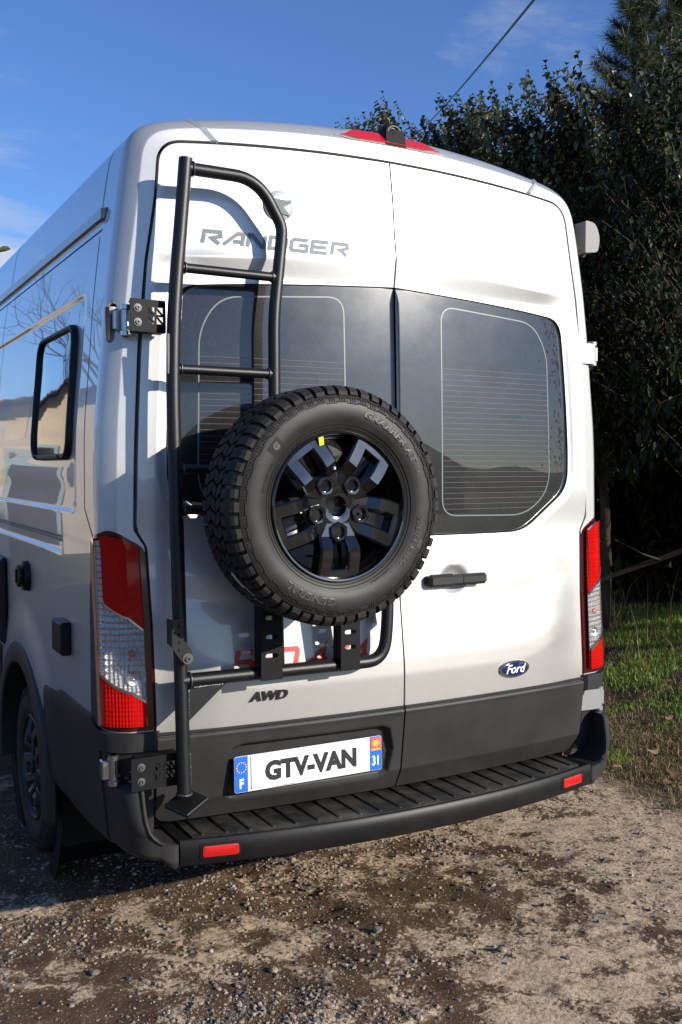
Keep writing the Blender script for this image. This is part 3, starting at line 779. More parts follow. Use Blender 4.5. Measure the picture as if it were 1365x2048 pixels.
def shell_at(z, s, off=0.0):
    """point on the pillar / flank skin; s 0..1 round the corner, then metres along the flank"""
    def P(z, s):
        xd = xo(z) + .010; yd = PE(z) + crown(xd)
        if s <= 1: x, y, _ = prof(xd, z, yd, Wf(z), z, s); return np.array([float(x), float(y), z])
        y = yd + .087 + (s - 1); return np.array([float(Wf(z) + FK(np.array(y), np.array(z)) * min(1, (s - 1) / .05)), float(y), z])
    p = P(z, s)
    if off == 0: return p
    e = .004; du = P(z, s + e) - P(z, max(s - e, 0)); dv = P(z + e, s) - P(z - e, s)
    n_ = np.cross(du, dv); n_ /= np.linalg.norm(n_)
    if n_[0] < 0 and n_[1] > 0: n_ = -n_
    if n_[0] < -.2: n_ = -n_
    return p + n_ * off
zrow = [.47]
while zrow[-1] < 2.50:
    z = zrow[-1]; st = .022
    if 1.31 < z < 1.42 or 1.47 < z < 1.51 or 2.21 < z < 2.25: st = .004
    elif 1.2 < z < 2.35: st = .012
    zrow.append(z + st)
zrow[-1] = 2.50
Dp = [(float(xo(z)) + .010, z) for z in zrow]; Qp = [(float(Wf(z)), z) for z in zrow]
nC = 26
# corner of the door opening, and of the roof
_t = np.gradient(_dp, axis=0); _t /= np.hypot(*_t.T)[:, None]; _do = _dp + np.stack([-_t[:, 1], _t[:, 0]], -1) * .010      # rim of the opening
_j = int(np.argmin(np.hypot(_do[:, 0] - (float(xo(2.50)) + .010), _do[:, 1] - 2.50))); _jt = nearest(_do, .68, float(ztop(.68)) + .01)
cc = [tuple(p) for p in resample(_do[_jt:_j + 1][::-1], nC + 1)[1:]]
roofQ = [(.944, 2.51), (.936, 2.56), (.927, 2.61), (.917, 2.66), (.900, 2.703), (.868, 2.735), (.815, 2.757), (.76, 2.770)]
def chain(P, n, inc=False):
    P = np.array(P); d = np.r_[0, np.cumsum(np.hypot(*np.diff(P, axis=0).T))]; t = np.linspace(0, d[-1], n + 1)[1:]
    return np.stack([np.interp(t, d, P[:, 0]), np.interp(t, d, P[:, 1])], -1)
Qc = chain([Qp[-1]] + roofQ, nC)
for _i in range(2): Qc[1:-1] = (Qc[:-2] + 2 * Qc[1:-1] + Qc[2:]) / 4
Dp += cc; Qp += [tuple(q) for q in Qc]
xs_end = Dp[-1][0]
nT = 26
for k in range(1, nT + 1):
    t = k / nT; xd = xs_end * (1 - t); xq = .76 * (1 - t)
    Dp.append((xd, float(ztop(xd)) + .010)); Qp.append((xq, 2.836 - .115 * xq ** 2))
Dp = np.array(Dp); Qp = np.array(Qp)
Dy = DS(Dp[:, 0], np.minimum(Dp[:, 1], 2.722))
ss = np.array([0, .12, .25, .36, .42, .44, .46, .48, .52, .58, .65, .72, .79, .86, .93, 1.0])
fy = np.concatenate([np.linspace(.012, .17, 10), np.linspace(.18, .44, 16), [.452, .46], np.linspace(.47, .60, 9), np.linspace(.625, .675, 10), np.linspace(.70, 2.2, 60), np.linspace(2.3, 5.85, 30)])
nt_ = len(Dp)
rows = []
for i in range(nt_):
    x, y, z = prof(Dp[i, 0], Dp[i, 1], Dy[i], Qp[i, 0], Qp[i, 1], ss)
    sk = np.array([[Dp[i, 0] - .002, Dy[i] + .035, Dp[i, 1] - .002]])
    cor = np.stack([x, y, z], -1)
    yf = Dy[i] + .087 + fy
    xx = np.full_like(yf, Qp[i, 0]); zz = np.full_like(yf, Qp[i, 1])
    if i < len(zrow): xx = xx + FK(yf, zz) * np.clip(fy / .05, 0, 1)
    # cab: the skin folds down to a windscreen and bonnet
    line = np.interp(yf, [4.25, 5.15, 5.75, 6.1], [2.9, 1.42, 1.15, .9]); zz = np.minimum(zz, line)
    xx = xx * np.interp(yf, [4.6, 6.0], [1, .86])
    rows.append(np.vstack([sk, cor, np.stack([xx, yf, zz], -1)]))
SH = np.array(rows)                                   # right half, from sill to roof centre
full = np.vstack([SH * np.array([-1, 1, 1]), SH[::-1][1:]])
mask = np.ones((full.shape[0] - 1, full.shape[1] - 1), bool)
cen = (full[:-1, :-1] + full[1:, 1:]) / 2
mask &= ~((np.hypot(cen[..., 1] - HUB[0], cen[..., 2] - HUB[1]) < .50) & (np.abs(cen[..., 0]) > .9))
mask &= ~((np.hypot(cen[..., 1] - 5.1, cen[..., 2] - HUB[1]) < .46) & (np.abs(cen[..., 0]) > .8))
body = grid('body_shell', full, 'silver_paint', VAN, mask=mask, sharp=45)
# dark jamb behind the door gaps
zz_ = np.linspace(.45, 2.722, 60); u = np.linspace(-1, 1, 60)
X_ = u[None, :] * np.minimum(xo(zz_) + .03, np.interp(zz_, [2.5, 2.62, 2.722], [.87, .80, .70]))[:, None]; Z_ = zz_[:, None] + 0 * X_
grid('door_seal', np.stack([X_, DS(X_, Z_) + .034, Z_], -1), 'seal_black', VAN)
# side panel gaps: thin dark joints let into the skin
def flank(y, z, off): return (-(float(Wf(z)) + float(FK(np.array(y), np.array(z))) + off), y, z)
def ribbon(P, w, off, sub=24):
    V = []; F = []
    for (a, b) in zip(P[:-1], P[1:]):
        d = np.array(b) - np.array(a); L = np.hypot(*d); nrm = np.array([-d[1], d[0]]) / L * w / 2; k0 = len(V)
        for k in range(sub + 1):
            q = np.array(a) + d * k / sub
            for s_ in (1, -1): V.append(flank(q[0] + s_ * nrm[0], q[1] + s_ * nrm[1], off))
        F += [(k0 + 2 * k, k0 + 2 * k + 1, k0 + 2 * k + 3, k0 + 2 * k + 2) for k in range(sub)]
    return V, F
b_ = MB()
for P in ([(.205, 1.425), (.305, 1.51), (.306, 1.68), (.323, 1.94), (.335, 2.15), (.345, 2.405)], [(.325, 2.424), (2.25, 2.428), (4.2, 2.428)], [(2.06, 2.42), (2.07, 2.30), (2.10, 2.1), (2.13, 1.3), (2.1, .7)]):
    b_.add(*ribbon(P, .0055, .0008))
b_.build('panel_joint', 'seal_black', VAN)
for y0, y1 in ((.40, .26), (2.0, 1.91)):
    b_ = MB()
    k_ = min(range(len(fy)), key=lambda k: abs(fy[k] + .17 - (y0 + y1) / 2)) + 1 + len(ss)
    i0 = len(zrow) - 2; q = SH[i0:i0 + nC - 6, k_] * np.array([-1, 1, 1]); q2 = q.copy(); q2[:, 1] += .006
    V = np.empty((2 * len(q), 3)); V[0::2] = q + np.array([-.0012, 0, .0008]); V[1::2] = q2 + np.array([-.0012, 0, .0008])
    b_.add(V, [(2 * k, 2 * k + 1, 2 * k + 3, 2 * k + 2) for k in range(len(q) - 1)])
    b_.build('roof_joint', 'seal_black', VAN)
# weathered drip rail along the upper flank
for nm, ya, yb in (('drip_rail', .355, 4.2),):
    b_ = MB(); V = []
    ys = np.linspace(ya, yb, 40)
    for y in ys:
        for dz, o_ in ((-.019, .001), (-.016, .012), (.014, .016), (.019, .001)): V.append(flank(y, 2.476 + dz + .005 * (y - .3) / 2, o_))
    b_.add(V, [(4 * i + k, 4 * i + k + 1, 4 * i + k + 5, 4 * i + k + 4) for i in range(39) for k in range(3)] + [(0, 1, 2, 3)])
    b_.build(nm, 'trim_dirty', VAN, sharp=25)
b_ = MB(); V = []
for y in (.298, .31, .353):
    for dz, o_ in ((-.021, .001), (-.018, .014), (.016, .018), (.021, .001)): V.append(flank(y, 2.474 + dz, o_ if y > .3 else .004))
b_.add(V, [(4 * i + k, 4 * i + k + 1, 4 * i + k + 5, 4 * i + k + 4) for i in range(2) for k in range(3)] + [(0, 1, 2, 3)])
b_.build('rail_end_cap', 'trim_dirty', VAN, sharp=25)
# side window
WP = round_poly([(.505, 1.672), (1.125, 1.672), (1.145, 2.150), (.545, 2.150)], .085, 8)
WI = round_poly([(.523, 1.694), (1.110, 1.694), (1.128, 2.130), (.559, 2.130)], .070, 8)
def on_flank(P, off): return [flank(p[0], p[1], off) for p in P]
def ring(P0, P1, offs):
    n = len(P0); V = []
    for k, (t, o_) in enumerate(offs):
        V += on_flank([(a[0] * (1 - t) + b[0] * t, a[1] * (1 - t) + b[1] * t) for a, b in zip(P0, P1)], o_)
    F = [(q * n + i, q * n + (i + 1) % n, (q + 1) * n + (i + 1) % n, (q + 1) * n + i) for q in range(len(offs) - 1) for i in range(n)]
    return V, F
V, F = ring(WP, WI, [(0, -.004), (0, .012), (.25, .022), (.6, .024), (.9, .020), (1, .008)])
sw = mesh('side_window', V, F, 'black_plastic', VAN, sharp=40)
V = on_flank([(a[0], a[1]) for a in WI], .010)
# glass as a gently bowed acrylic pane
n = len(WI); Vg = []; cy0, cz0 = .83, 1.915
for q, t in enumerate((0, .25, .5, .75, .97)):
    for a in WI:
        p = flank(cy0 + (a[0] - cy0) * (1 - t), cz0 + (a[1] - cz0) * (1 - t), .010); Vg.append((p[0] - .004 * (1 - (1 - t) ** 2) - .0006 * math.sin(14 * p[1]) * t, p[1], p[2]))
F = [(q * n + i, q * n + (i + 1) % n, (q + 1) * n + (i + 1) % n, (q + 1) * n + i) for q in range(4) for i in range(n)] + [tuple(range(4 * n, 5 * n))]
mesh('window_pane', Vg, F, 'side_glass', sw, sharp=None)
for k in (.62, 1.02):
    b_ = MB(); p = flank(k, 1.684, .024); b_.cyl(p, (p[0] - .004, p[1], p[2]), .006, 10); b_.build('frame_screw', 'seal_black', sw)
# smoked graphic bands on the flank
for nm, P, m_ in (('graphic_band', [(1.20, 2.045), (1.66, 2.045), (1.86, 1.765), (1.36, 1.765)], 'decal_smoke'), ('graphic_band', [(1.10, 1.735), (2.4, 1.735), (2.4, 1.690), (1.18, 1.690)], 'decal_smoke'), ('graphic_band', [(1.62, 1.660), (2.6, 1.660), (2.6, 1.585), (1.78, 1.585)], 'decal_smoke')):
    P = np.array(P); V = []; nn = 14
    for i in range(nn):
        for j in range(nn):
            a, b = i / (nn - 1), j / (nn - 1); q = (P[0] * (1 - a) + P[1] * a) * (1 - b) + (P[3] * (1 - a) + P[2] * a) * b
            V.append(flank(q[0], q[1], .0007))
    mesh(nm, V, grid_faces(nn, nn), m_, VAN)
# filler inlet, marker box, service hatch on the flank
c = flank(1.275, 1.196, 0); IN = MB()
IN.lathe([(.001, -.046), (.040, -.046), (.046, -.042), (.046, -.034), (.030, -.032), (.030, -.026), (.058, -.024), (.062, -.018), (.062, -.004), (.070, .004)], 32, axis='x', c=c)
inl = IN.build('filler_inlet', 'black_plastic', VAN, sharp=30)
b_ = MB(); b_.box((c[0] - .049, c[1], c[2]), (.008, .020, .060), .003); b_.build('inlet_cap_grip', 'black_plastic', inl)
c = flank(.600, 1.046, .018); b_ = MB(); b_.box(c, (.040, .145, .118), .008); b_.build('marker_box', 'black_plastic', VAN, sharp=30)
c = flank(2.05, 1.03, .015); b_ = MB(); b_.box(c, (.045, .58, .40), .020); ht = b_.build('service_hatch', 'black_plastic', VAN, sharp=30)
b_ = MB(); b_.box((c[0] - .024, c[1] - .25, c[2] - .06), (.012, .025, .06), .003); b_.build('hatch_catch', 'grey_steel', ht)

# ---- tail lights
def lamp_q(q, z=1.1):
    """0 at the inner edge, 1 at the outer edge on the flank"""
    xd = float(xo(z)) + .010; yq = float(PE(z) + crown(xd)) + .087; end = max(.004, float(np.interp(z, [.81, 1.22, 1.42], [.210, .192, .172])) - yq)
    return q / .78 if q < .78 else 1 + (q - .78) / .22 * end
def patch(name, qs, zlo, zhi, off, m, parent, sgn, nz=24, skirt=.010, sharp=30, bulge=None):
    P = np.zeros((nz, len(qs), 3))
    for j, q in enumerate(qs):
        a, b = zlo(q), zhi(q)
        for i in range(nz):
            t = i / (nz - 1); o_ = off if bulge is None else off + bulge(j / (len(qs) - 1), t)
            P[i, j] = shell_at(a + (b - a) * t, lamp_q(q, a + (b - a) * t), o_)
    cen_ = np.array([0, .5, 0])
    def sk(v):
        d = np.array([0.75, -0.65, 0]); return v - d * skirt
    return grid(name, P, m, parent, skirt=sk, mirror=sgn < 0, sharp=sharp)
def pw(*pts):
    xs_, ys_ = zip(*pts); return lambda q: float(np.interp(q, xs_, ys_))
top = pw((0, 1.372), (.07, 1.402), (.25, 1.427), (.40, 1.446), (.50, 1.449), (.68, 1.437), (1, 1.408))
bot = pw((0, .822), (.6, .822), (.8, .832), (1, .850))
ins = pw((0, .03), (.5, .022), (1, .03))
edge1 = pw((0, 1.130), (.13, 1.140), (.50, 1.205), (.58, 1.222), (.62, 1.30))          # foot of the red upper lens
edge2 = pw((0, .905), (.13, .915), (.50, .965), (.68, 1.005), (1, 1.03))          # top of the red lower lens
for sgn in (-1, 1):
    base_q = np.linspace(0, 1, 22)
    L_ = patch('tail_light', base_q, bot, top, .003, 'lamp_rim', VAN, sgn, 40, .02)
    qi = np.linspace(.105, .965, 22)
    patch('lamp_reflector', qi, lambda q: bot(q) + .020, lambda q: top(q) - .022, .0150, 'lamp_reflector', L_, sgn, 60, .002, bulge=lambda u, t: -.011 * sum(max(0.0, 1 - ((u - .28) / .26) ** 2 - ((t - c_) / .095) ** 2) for c_ in (.10, .28, .46, .80)))
    patch('red_rim', np.linspace(.695, .985, 10), lambda q: bot(q) + .01, lambda q: top(q) - .012, .018, 'lens_red', L_, sgn, 30, .013)
    patch('red_lens', np.linspace(.125, .585, 18), edge1, lambda q: top(q) - .016, .021, 'lens_red', L_, sgn, 24, .009)
    patch('clear_lens', np.linspace(.125, .585, 18), lambda q: edge2(q) + .004, lambda q: edge1(q) - .004, .020, 'lens_clear', L_, sgn, 24, .009)
    patch('side_lens', np.linspace(.600, .680, 6), lambda q: edge2(q) + .004, lambda q: top(q) - .05, .0195, 'lens_clear', L_, sgn, 30, .009)
    patch('brake_lens', np.linspace(.125, .680, 20), lambda q: bot(q) + .018, lambda q: edge2(q) - .004, .021, 'lens_red', L_, sgn, 16, .009)
    # clear strips that follow the edges of the lenses, and the amber bulb behind
    patch('lens_edge', np.linspace(.125, .585, 18), lambda q: edge1(q) - .006, lambda q: edge1(q) + .002, .0222, 'chrome', L_, sgn, 2, .002)
    patch('lens_edge', np.linspace(.125, .680, 20), lambda q: edge2(q) - .004, lambda q: edge2(q) + .006, .0222, 'chrome', L_, sgn, 2, .002)
    b_ = MB()
    for zb, r_ in ((1.065, .012),):
        p = shell_at(zb, lamp_q(.30), .010); b_.lathe([(r_, .004), (r_ * .9, -.004), (r_ * .5, -.007), (.0005, -.008)], 16, c=p)
    b_.build('amber_bulb', 'bulb_amber', L_, xf=Matrix.Scale(sgn, 4, (1, 0, 0)), sharp=None)
    for zb, r_ in ((1.30, .026), (.985, .020)):
        b_ = MB(); p = shell_at(zb, lamp_q(.30), .010); b_.lathe([(r_, .003), (r_ * .95, -.003), (r_ * .6, -.002), (r_ * .4, .0), (r_ * .2, -.006), (.0005, -.007)], 20, c=p)
        b_.build('bulb_cup', 'steel', L_, xf=Matrix.Scale(sgn, 4, (1, 0, 0)), sharp=30)
    # black plastic below the lamp, dark skin behind the lower hinge
    patch('lamp_foot', np.linspace(.0, 1, 18), lambda q: .762, lambda q: bot(q) - .004, .022, 'charcoal_plastic', VAN, sgn, 8, .03)
    patch('corner_skin', np.linspace(0, 1, 18), lambda q: .45, lambda q: .765, .003, 'charcoal_plastic', VAN, sgn, 8, .004)
# ---- lower flank cladding
for sgn in (-1, 1):
    P = []
    for y in np.linspace(.16, .94, 40):
        zt = float(np.interp(y, [.16, .24, .35, .55, .70, .78, .94], [.85, .846, .840, .838, .835, .812, .806])); zb = float(np.interp(y, [.16, .35, .6, .9], [.452, .430, .415, .43]))
        row = []
        for t in np.linspace(0, 1, 20):
            z = zb + (zt - zb) * t; p = flank(y, z, .010 - .006 * max(0, (.08 - t) / .08) - .004 * max(0, (t - .96) / .04)); row.append((sgn * -p[0], y, z))
        P.append(row)
    grid('sill_cladding', P, 'charcoal_plastic', VAN, skirt=(sgn * -.014, 0, 0), sharp=30)
    P = []
    for y in np.linspace(1.92, 4.55, 20):
        P.append([(sgn * -flank(y, z, .010)[0], y, z) for z in np.linspace(.40, .80, 8)])
    grid('sill_cladding', P, 'charcoal_plastic', VAN, skirt=(sgn * -.014, 0, 0))
    # wheel arch trim, mudflap
    for yc in (HUB[0], 5.1):
        b_ = MB()
        b_.lathe([(.448, -.86), (.448, -1.044), (.456, -1.052), (.50, -1.053), (.535, -1.047), (.545, -1.036), (.546, -1.015)], 48, axis='x', c=(0, yc, HUB[1]), a0=R(-8), a1=R(188))
        b_.build('arch_trim', 'charcoal_plastic', VAN, xf=Matrix.Scale(-sgn, 4, (1, 0, 0)), sharp=30)
        b_ = MB(); b_.lathe([(.56, -.99), (.47, -.985), (.47, -.55), (.001, -.55)], 40, axis='x', c=(0, yc, HUB[1] + .04)); b_.build('wheel_well', 'seal_black', VAN, xf=Matrix.Scale(-sgn, 4, (1, 0, 0)))
    b_ = MB(); b_.box((sgn * .87, .945, .34), (.24, .012, .36), .004, Matrix.Rotation(R(-8), 4, 'X')); b_.build('mudflap', 'seal_black', VAN)
b_ = MB(); b_.box((0, 3.0, .44), (1.70, 5.6, .22), .03); b_.box((.3, .35, .36), (.5, .3, .12), .02); b_.build('underbody', 'seal_black', VAN)
# windscreen and cab side glass
b_ = MB(); b_.add([(-.72, 4.45, 2.5), (.72, 4.45, 2.5), (.80, 5.10, 1.52), (-.80, 5.10, 1.52)], [(0, 1, 2, 3)]); b_.build('windscreen', 'side_glass', VAN, smooth=False, xf=Matrix.Translation((0, .055, .05)))
for sgn in (-1, 1):
    b_ = MB(); b_.add([(sgn * flank(y, z, .004)[0] * -1 * (1 if y < 4.7 else .985), y, z) for y, z in ((3.75, 1.42), (4.75, 1.42), (4.55, 1.95), (3.75, 2.08))], [(0, 1, 2, 3)]); b_.build('cab_window', 'side_glass', VAN, smooth=False)
# ---- bumper: fascia with step, ribbed pad, corner horns
def by(x): return -.158 + .155 * abs(x) ** 2.1
xs = np.linspace(-.836, .836, 61)
P = []
for x in xs:
    y0 = by(x); ins_ = float(DS(x, .5)) + .05
    P.append([(x, ins_, .482), (x, y0 + .030, .484), (x, y0 + .012, .4905), (x, y0 + .004, .4895), (x, y0, .484), (x, y0 - .004, .46), (x, y0 - .001, .42), (x, y0 + .006, .408), (x, y0 + .03, .402), (x, y0 + .18, .40)])
BP = grid('rear_bumper', P, 'black_plastic', VAN, skirt=(0, .004, -.004), sharp=28)
P = []
for x in np.linspace(-.79, .79, 41): P.append([(x, float(DS(x, .5)) + .045, .488), (x, by(x) + .032, .490), (x, by(x) + .028, .487)])
grid('step_pad', P, 'step_plastic', BP, skirt=(0, 0, -.006))
k = -10
for k in range(-10, 11):
    x = k * .0755; ya = float(DS(x, .5)) + .020; yb = by(x) + .036
    b_ = MB()
    prof_ = [(-.007, 0), (-.004, .0045), (.004, .0045), (.007, 0)]
    V = []
    for y, s_ in ((ya, 1), (yb + .012, 1), (yb + .003, .8), (yb, .15)):
        V += [(x + a * (1 if s_ > .5 else .6), y, .4895 + h * s_ - (0 if s_ > .5 else .0008)) for a, h in prof_]
    b_.add(V, [(4 * i + q, 4 * i + q + 1, 4 * i + q + 5, 4 * i + q + 4) for i in range(3) for q in range(3)] + [(12, 13, 14, 15)])
    b_.build('step_rib', 'step_plastic', BP, sharp=50)
for sgn, x0 in ((-1, .715), (1, .715)):
    P = round_poly([(x0 - .055, -.017), (x0 + .055, -.017), (x0 + .055, .017), (x0 - .055, .017)], .008, 3)
    def fr(poly, o_, zc=.452): return [(sgn * a, by(a) - .0045 - o_, zc + b) for a, b in poly]
    Pin = [(x0 + (a - x0) * .90, b * .80) for a, b in P]
    V = fr(P, -.002) + fr(P, .004) + fr(Pin, .0055); n = len(P)
    F = [(q * n + i, q * n + (i + 1) % n, (q + 1) * n + (i + 1) % n, (q + 1) * n + i) for q in range(2) for i in range(n)] + [tuple(range(2 * n, 3 * n))]
    mesh('reflector', V, F, 'reflector_red', BP, sharp=30)
    Po = round_poly([(x0 - .064, -.026), (x0 + .064, -.026), (x0 + .064, .026), (x0 - .064, .026)], .012, 3)
    V = fr(Po, .0006) + fr(P, .002); mesh('reflector_frame', V, [(i, (i + 1) % n, n + (i + 1) % n, n + i) for i in range(n)], 'black_plastic', BP)
for sgn in (-1, 1):
    # plan of the corner, rear face -> flank; rows from the foot to the top of the horn
    def xin(z): return float(np.interp(z, [.40, .480, .487, .495, .51, .53, .56, .60, .67], [.838, .838, .880, .893, .910, .922, .930, .933, .935]))
    P = []
    for t in np.concatenate([np.linspace(0, .10, 5), np.linspace(.14, .24, 3), np.linspace(.27, .5, 16), np.linspace(.54, .95, 10), [.975, .99, 1.0]]):
        row = []
        zt = .664
        def zat(zl): return zl + (zt - zl) * t
        z = zat(.405); xi = xin(z)
        yf = by(.838) - .004 + .040 * max(0, (z - .49) / .17); A_ = min(.100, float(Wf(z)) + .004 - xi - .016); B_ = .17 - .04 * max(0, (z - .49) / .17); top_in = .012 * sm(t, .955, 1.0)
        low_in = .010 * (1 - sm(t, 0, .07))
        row.append((xi + .010, .10, z)); row.append((xi + .003, yf + .03, z)); row.append((xi, yf + .010 + top_in, z)); row.append((xi + .003, yf + .003 + top_in + low_in, z)); row.append((xi + .009, yf + top_in + low_in, z))
        xe = float(Wf(z)) + .005 - top_in - low_in
        xc = xe - A_
        for q in np.linspace(.2, .9, 5):
            zq = zat(.405 + .03 * q ** 2); row.append((xi + .009 + (xc - xi - .009) * q, yf + .012 * q ** 2 + top_in + low_in, zq))
        for a in np.linspace(0, math.pi / 2, 9):
            zq = zat(.432 + .022 * (a / 1.57)); row.append((xc + A_ * math.sin(a), yf + .012 + top_in + low_in + B_ * (1 - math.cos(a)), zq))
        for y in np.linspace(yf + B_ + .03, .28, 5): row.append((xe, y, zat(.455)))
        P.append(row)
    # roof of the horn
    last = P[-1]; P.append([(p[0] - .004 * sm(j, 8, 14) - .03 * sm(j, 15, 19), max(p[1], .05) if 1 < j < 20 else p[1] + .01, .662) for j, p in enumerate(last)])
    hb = grid('bumper_corner', P, 'charcoal_plastic', VAN, mirror=sgn < 0, sharp=32)
# towing eye under the bumper
b_ = MB(); Pt = [(-.46 + .045 * math.cos(a), -.03 + .04 * math.sin(a), .388 + .006 * math.cos(a)) for a in np.linspace(0, 2 * math.pi, 21)]
b_.tube(Pt, .009, 8, False); b_.tube([(-.46, .01, .39), (-.46, .14, .42)], .012, 8); b_.build('towing_eye', 'black_plastic', VAN)
# ---- hinges
def hinge(name, sgn, z, h, tilt=0):
    p = shell_at(z, (.40 if z > 1 else .66) if sgn < 0 else .56, .016 if z > 1 or sgn > 0 else .034) * np.array([sgn, 1, 1]); E_ = empty(name, p, parent=VAN)
    b = MB(); b.tube([p + [0, 0, -h / 2], p + [0, 0, -h / 2 + .004], p + [0, 0, h / 2 - .004], p + [0, 0, h / 2]], [.010, .0135, .0135, .010], 16)
    for s_ in (-1, 1): b.tube([p + [0, 0, s_ * (h / 2 - .018)], p + [0, 0, s_ * (h / 2 - .016)], p + [0, 0, s_ * (h / 2 - .002)], p + [0, 0, s_ * (h / 2)]], [.014, .018, .018, .014], 16)
    b.build('hinge_pin', 'steel' if sgn < 0 else 'cast_alloy', E_, sharp=40)
    b = MB(); q = p + np.array([sgn * .020, .020, 0]); b.box(q, (.030, .035, h * .62), .004); q = p + np.array([sgn * -.004, .018, 0]); b.box(q, (.02, .03, h * .9), .003); b.build('hinge_plate', 'steel' if sgn < 0 else 'cast_alloy', E_, sharp=30)
    return E_, p
for sgn in (-1, 1):
    for z in (2.100, .712):
        E_, p = hinge('door_hinge', sgn, z, .098)
        if sgn > 0:      # plain cast leaf that bends round the door edge
            b = MB(); xa = float(xo(z)) - (.02 if z > 1 else .035)
            P = [(xa, p[1] - .012), (p[0] - .022, p[1] - .018), (p[0], p[1] - .016), (p[0] + .016, p[1] - .002), (p[0] + .016, p[1] + .010), (p[0] - .01, p[1] + .004), (xa, p[1] + .004)]
            b.prism(P, z - .040, z + .040, plane='xy'); b.build('hinge_leaf', 'cast_alloy', E_, sharp=30)
        if z > 1:        # swelling of the pillar that carries the upper hinge
            b = MB(); c = shell_at(z, .70, -.020) * np.array([sgn, 1, 1]); b.box(c + np.array([0, .006, -.004]), (.075, .06, .150), .024, Matrix.Rotation(R(-38 * sgn), 4, 'Z')); b.build('hinge_boss', 'silver_paint', E_, sharp=None)
# ---- third brake lamp, reversing camera, roof trims
def header(x, t):
    """point on the panel above the doors: t 0 at the door gap, 1 at the roof"""
    xa = x / .75 * xs_end if False else x
    i = np.interp(abs(x), Dp[::-1][:nT + 1, 0], np.arange(len(Dp))[::-1][:nT + 1])
    i0 = int(i); f_ = i - i0; i1 = min(i0 + 1, len(Dp) - 1)
    s_ = np.clip(t, 0, 1)
    def Q(i): a = prof(Dp[i, 0], Dp[i, 1], Dy[i], Qp[i, 0], Qp[i, 1], s_); return np.array([float(v) for v in a])
    p = Q(i0) * (1 - f_) + Q(i1) * f_; p[0] = x if x >= 0 else x; return p
def header_patch(name, xs_, ta, tb, off, m, parent, nt=8, skirt=(0, .012, -.006)):
    P = []
    for x in xs_:
        row = []
        for k in range(nt):
            t = ta(x) + (tb(x) - ta(x)) * k / (nt - 1); p = header(x, t); q = header(x, min(t + .03, 1)); d = q - header(x, max(t - .03, 0)); n_ = np.array([0, -d[2], d[1]]); n_ /= np.linalg.norm(n_) + 1e-9
            row.append(p + n_ * off)
        P.append(row)
    return grid(name, P, m, parent, skirt=skirt, sharp=30)
tx0 = .020
def hw(x): return 1 - sm(abs(x - tx0), .150, .228)
T3 = header_patch('third_brake_light', np.linspace(tx0 - .226, tx0 + .226, 31), lambda x: .50 - .06 * hw(x), lambda x: .52 + .30 * hw(x), .004, 'silver_paint', VAN)
header_patch('red_lens', np.linspace(tx0 - .203, tx0 + .203, 31), lambda x: .51 - .04 * (1 - sm(abs(x - tx0), .13, .19)), lambda x: .53 + .21 * (1 - sm(abs(x - tx0), .13, .203)), .009, 'reflector_red', T3)
RC = empty('reversing_camera', header(.035, .62), parent=VAN)
b_ = MB(); c = header(.035, .60); L = 14
P = []
for k, (dy, w, z0, z1) in enumerate(((-.016, .038, -.022, .058), (-.012, .041, -.024, .062), (.0, .043, -.02, .066), (.04, .040, .0, .066), (.085, .034, .02, .056), (.125, .022, .03, .040))):
    row = []
    for a in np.linspace(0, math.pi, L): row.append((c[0] + w * math.cos(a) * (1 if a else 1), c[1] + dy + .018 * (math.sin(a) ** 2) * (k < 3), c[2] + max(z0, (z1 - w) + w * math.sin(a))))
    row = [(c[0] + w * 1.10, c[1] + dy - .006 * (k < 3), c[2] + z0)] + row + [(c[0] - w * 1.10, c[1] + dy - .006 * (k < 3), c[2] + z0)]
    P.append(row)
n = L + 2; V = [p for r_ in P for p in r_]; F = grid_faces(6, n) + [tuple(range(n)), tuple(range(5 * n, 6 * n))]
b_.add(V, F); b_.build('camera_housing', 'flat_black', RC, sharp=35)
c2 = (c[0], c[1] - .004, c[2] + .024)
b_ = MB(); b_.lathe([(.030, .004), (.030, -.006), (.026, -.006), (.024, .000), (.0005, .000)], 28, c=c2)
for k in range(10):
    a = k * math.pi / 5; b_.lathe([(.0042, .001), (.003, -.003), (.0004, -.004)], 8, c=(c2[0] + .0165 * math.cos(a), c2[1], c2[2] + .0165 * math.sin(a)))
b_.lathe([(.009, .0), (.009, -.006), (.006, -.007), (.0004, -.004)], 16, c=c2)
b_.build('camera_eye', 'black_plastic', RC, sharp=30)
for sgn in (-1, 1):
    k0 = len(zrow) + nC; q = SH[k0:k0 + 2, 1:14]
    P = np.stack([q[0] + [0, -.001, .001], (q[0] * .5 + q[1] * .5) + [0, -.005, .004], q[1] * .9 + q[0] * .1 + [0, -.001, .001]], 0)
    grid('roof_ditch_trim', P, 'silver_paint', VAN, mirror=sgn < 0, skirt=(0, .006, -.006))
# ---- awning cassette on the far upper flank, seen end on
E_ = empty('awning', (1.06, 2.4, 2.62), parent=VAN)
cs = round_poly([(.945, 2.515), (1.055, 2.520), (1.066, 2.590), (1.030, 2.640), (.93, 2.645)], [.01, .02, .03, .03, .01], 5)
b_ = MB(); b_.prism(cs, .25, 4.3); b_.build('awning_case', 'black_plastic', E_, sharp=30)
b_ = MB(); cap = round_poly([(.995, 2.522), (1.062, 2.530), (1.074, 2.590), (1.048, 2.648), (.995, 2.652)], [.006, .018, .03, .03, .006], 5); b_.prism(cap, .185, .252); b_.build('awning_end_cap', 'mirror_grey', E_, sharp=30)

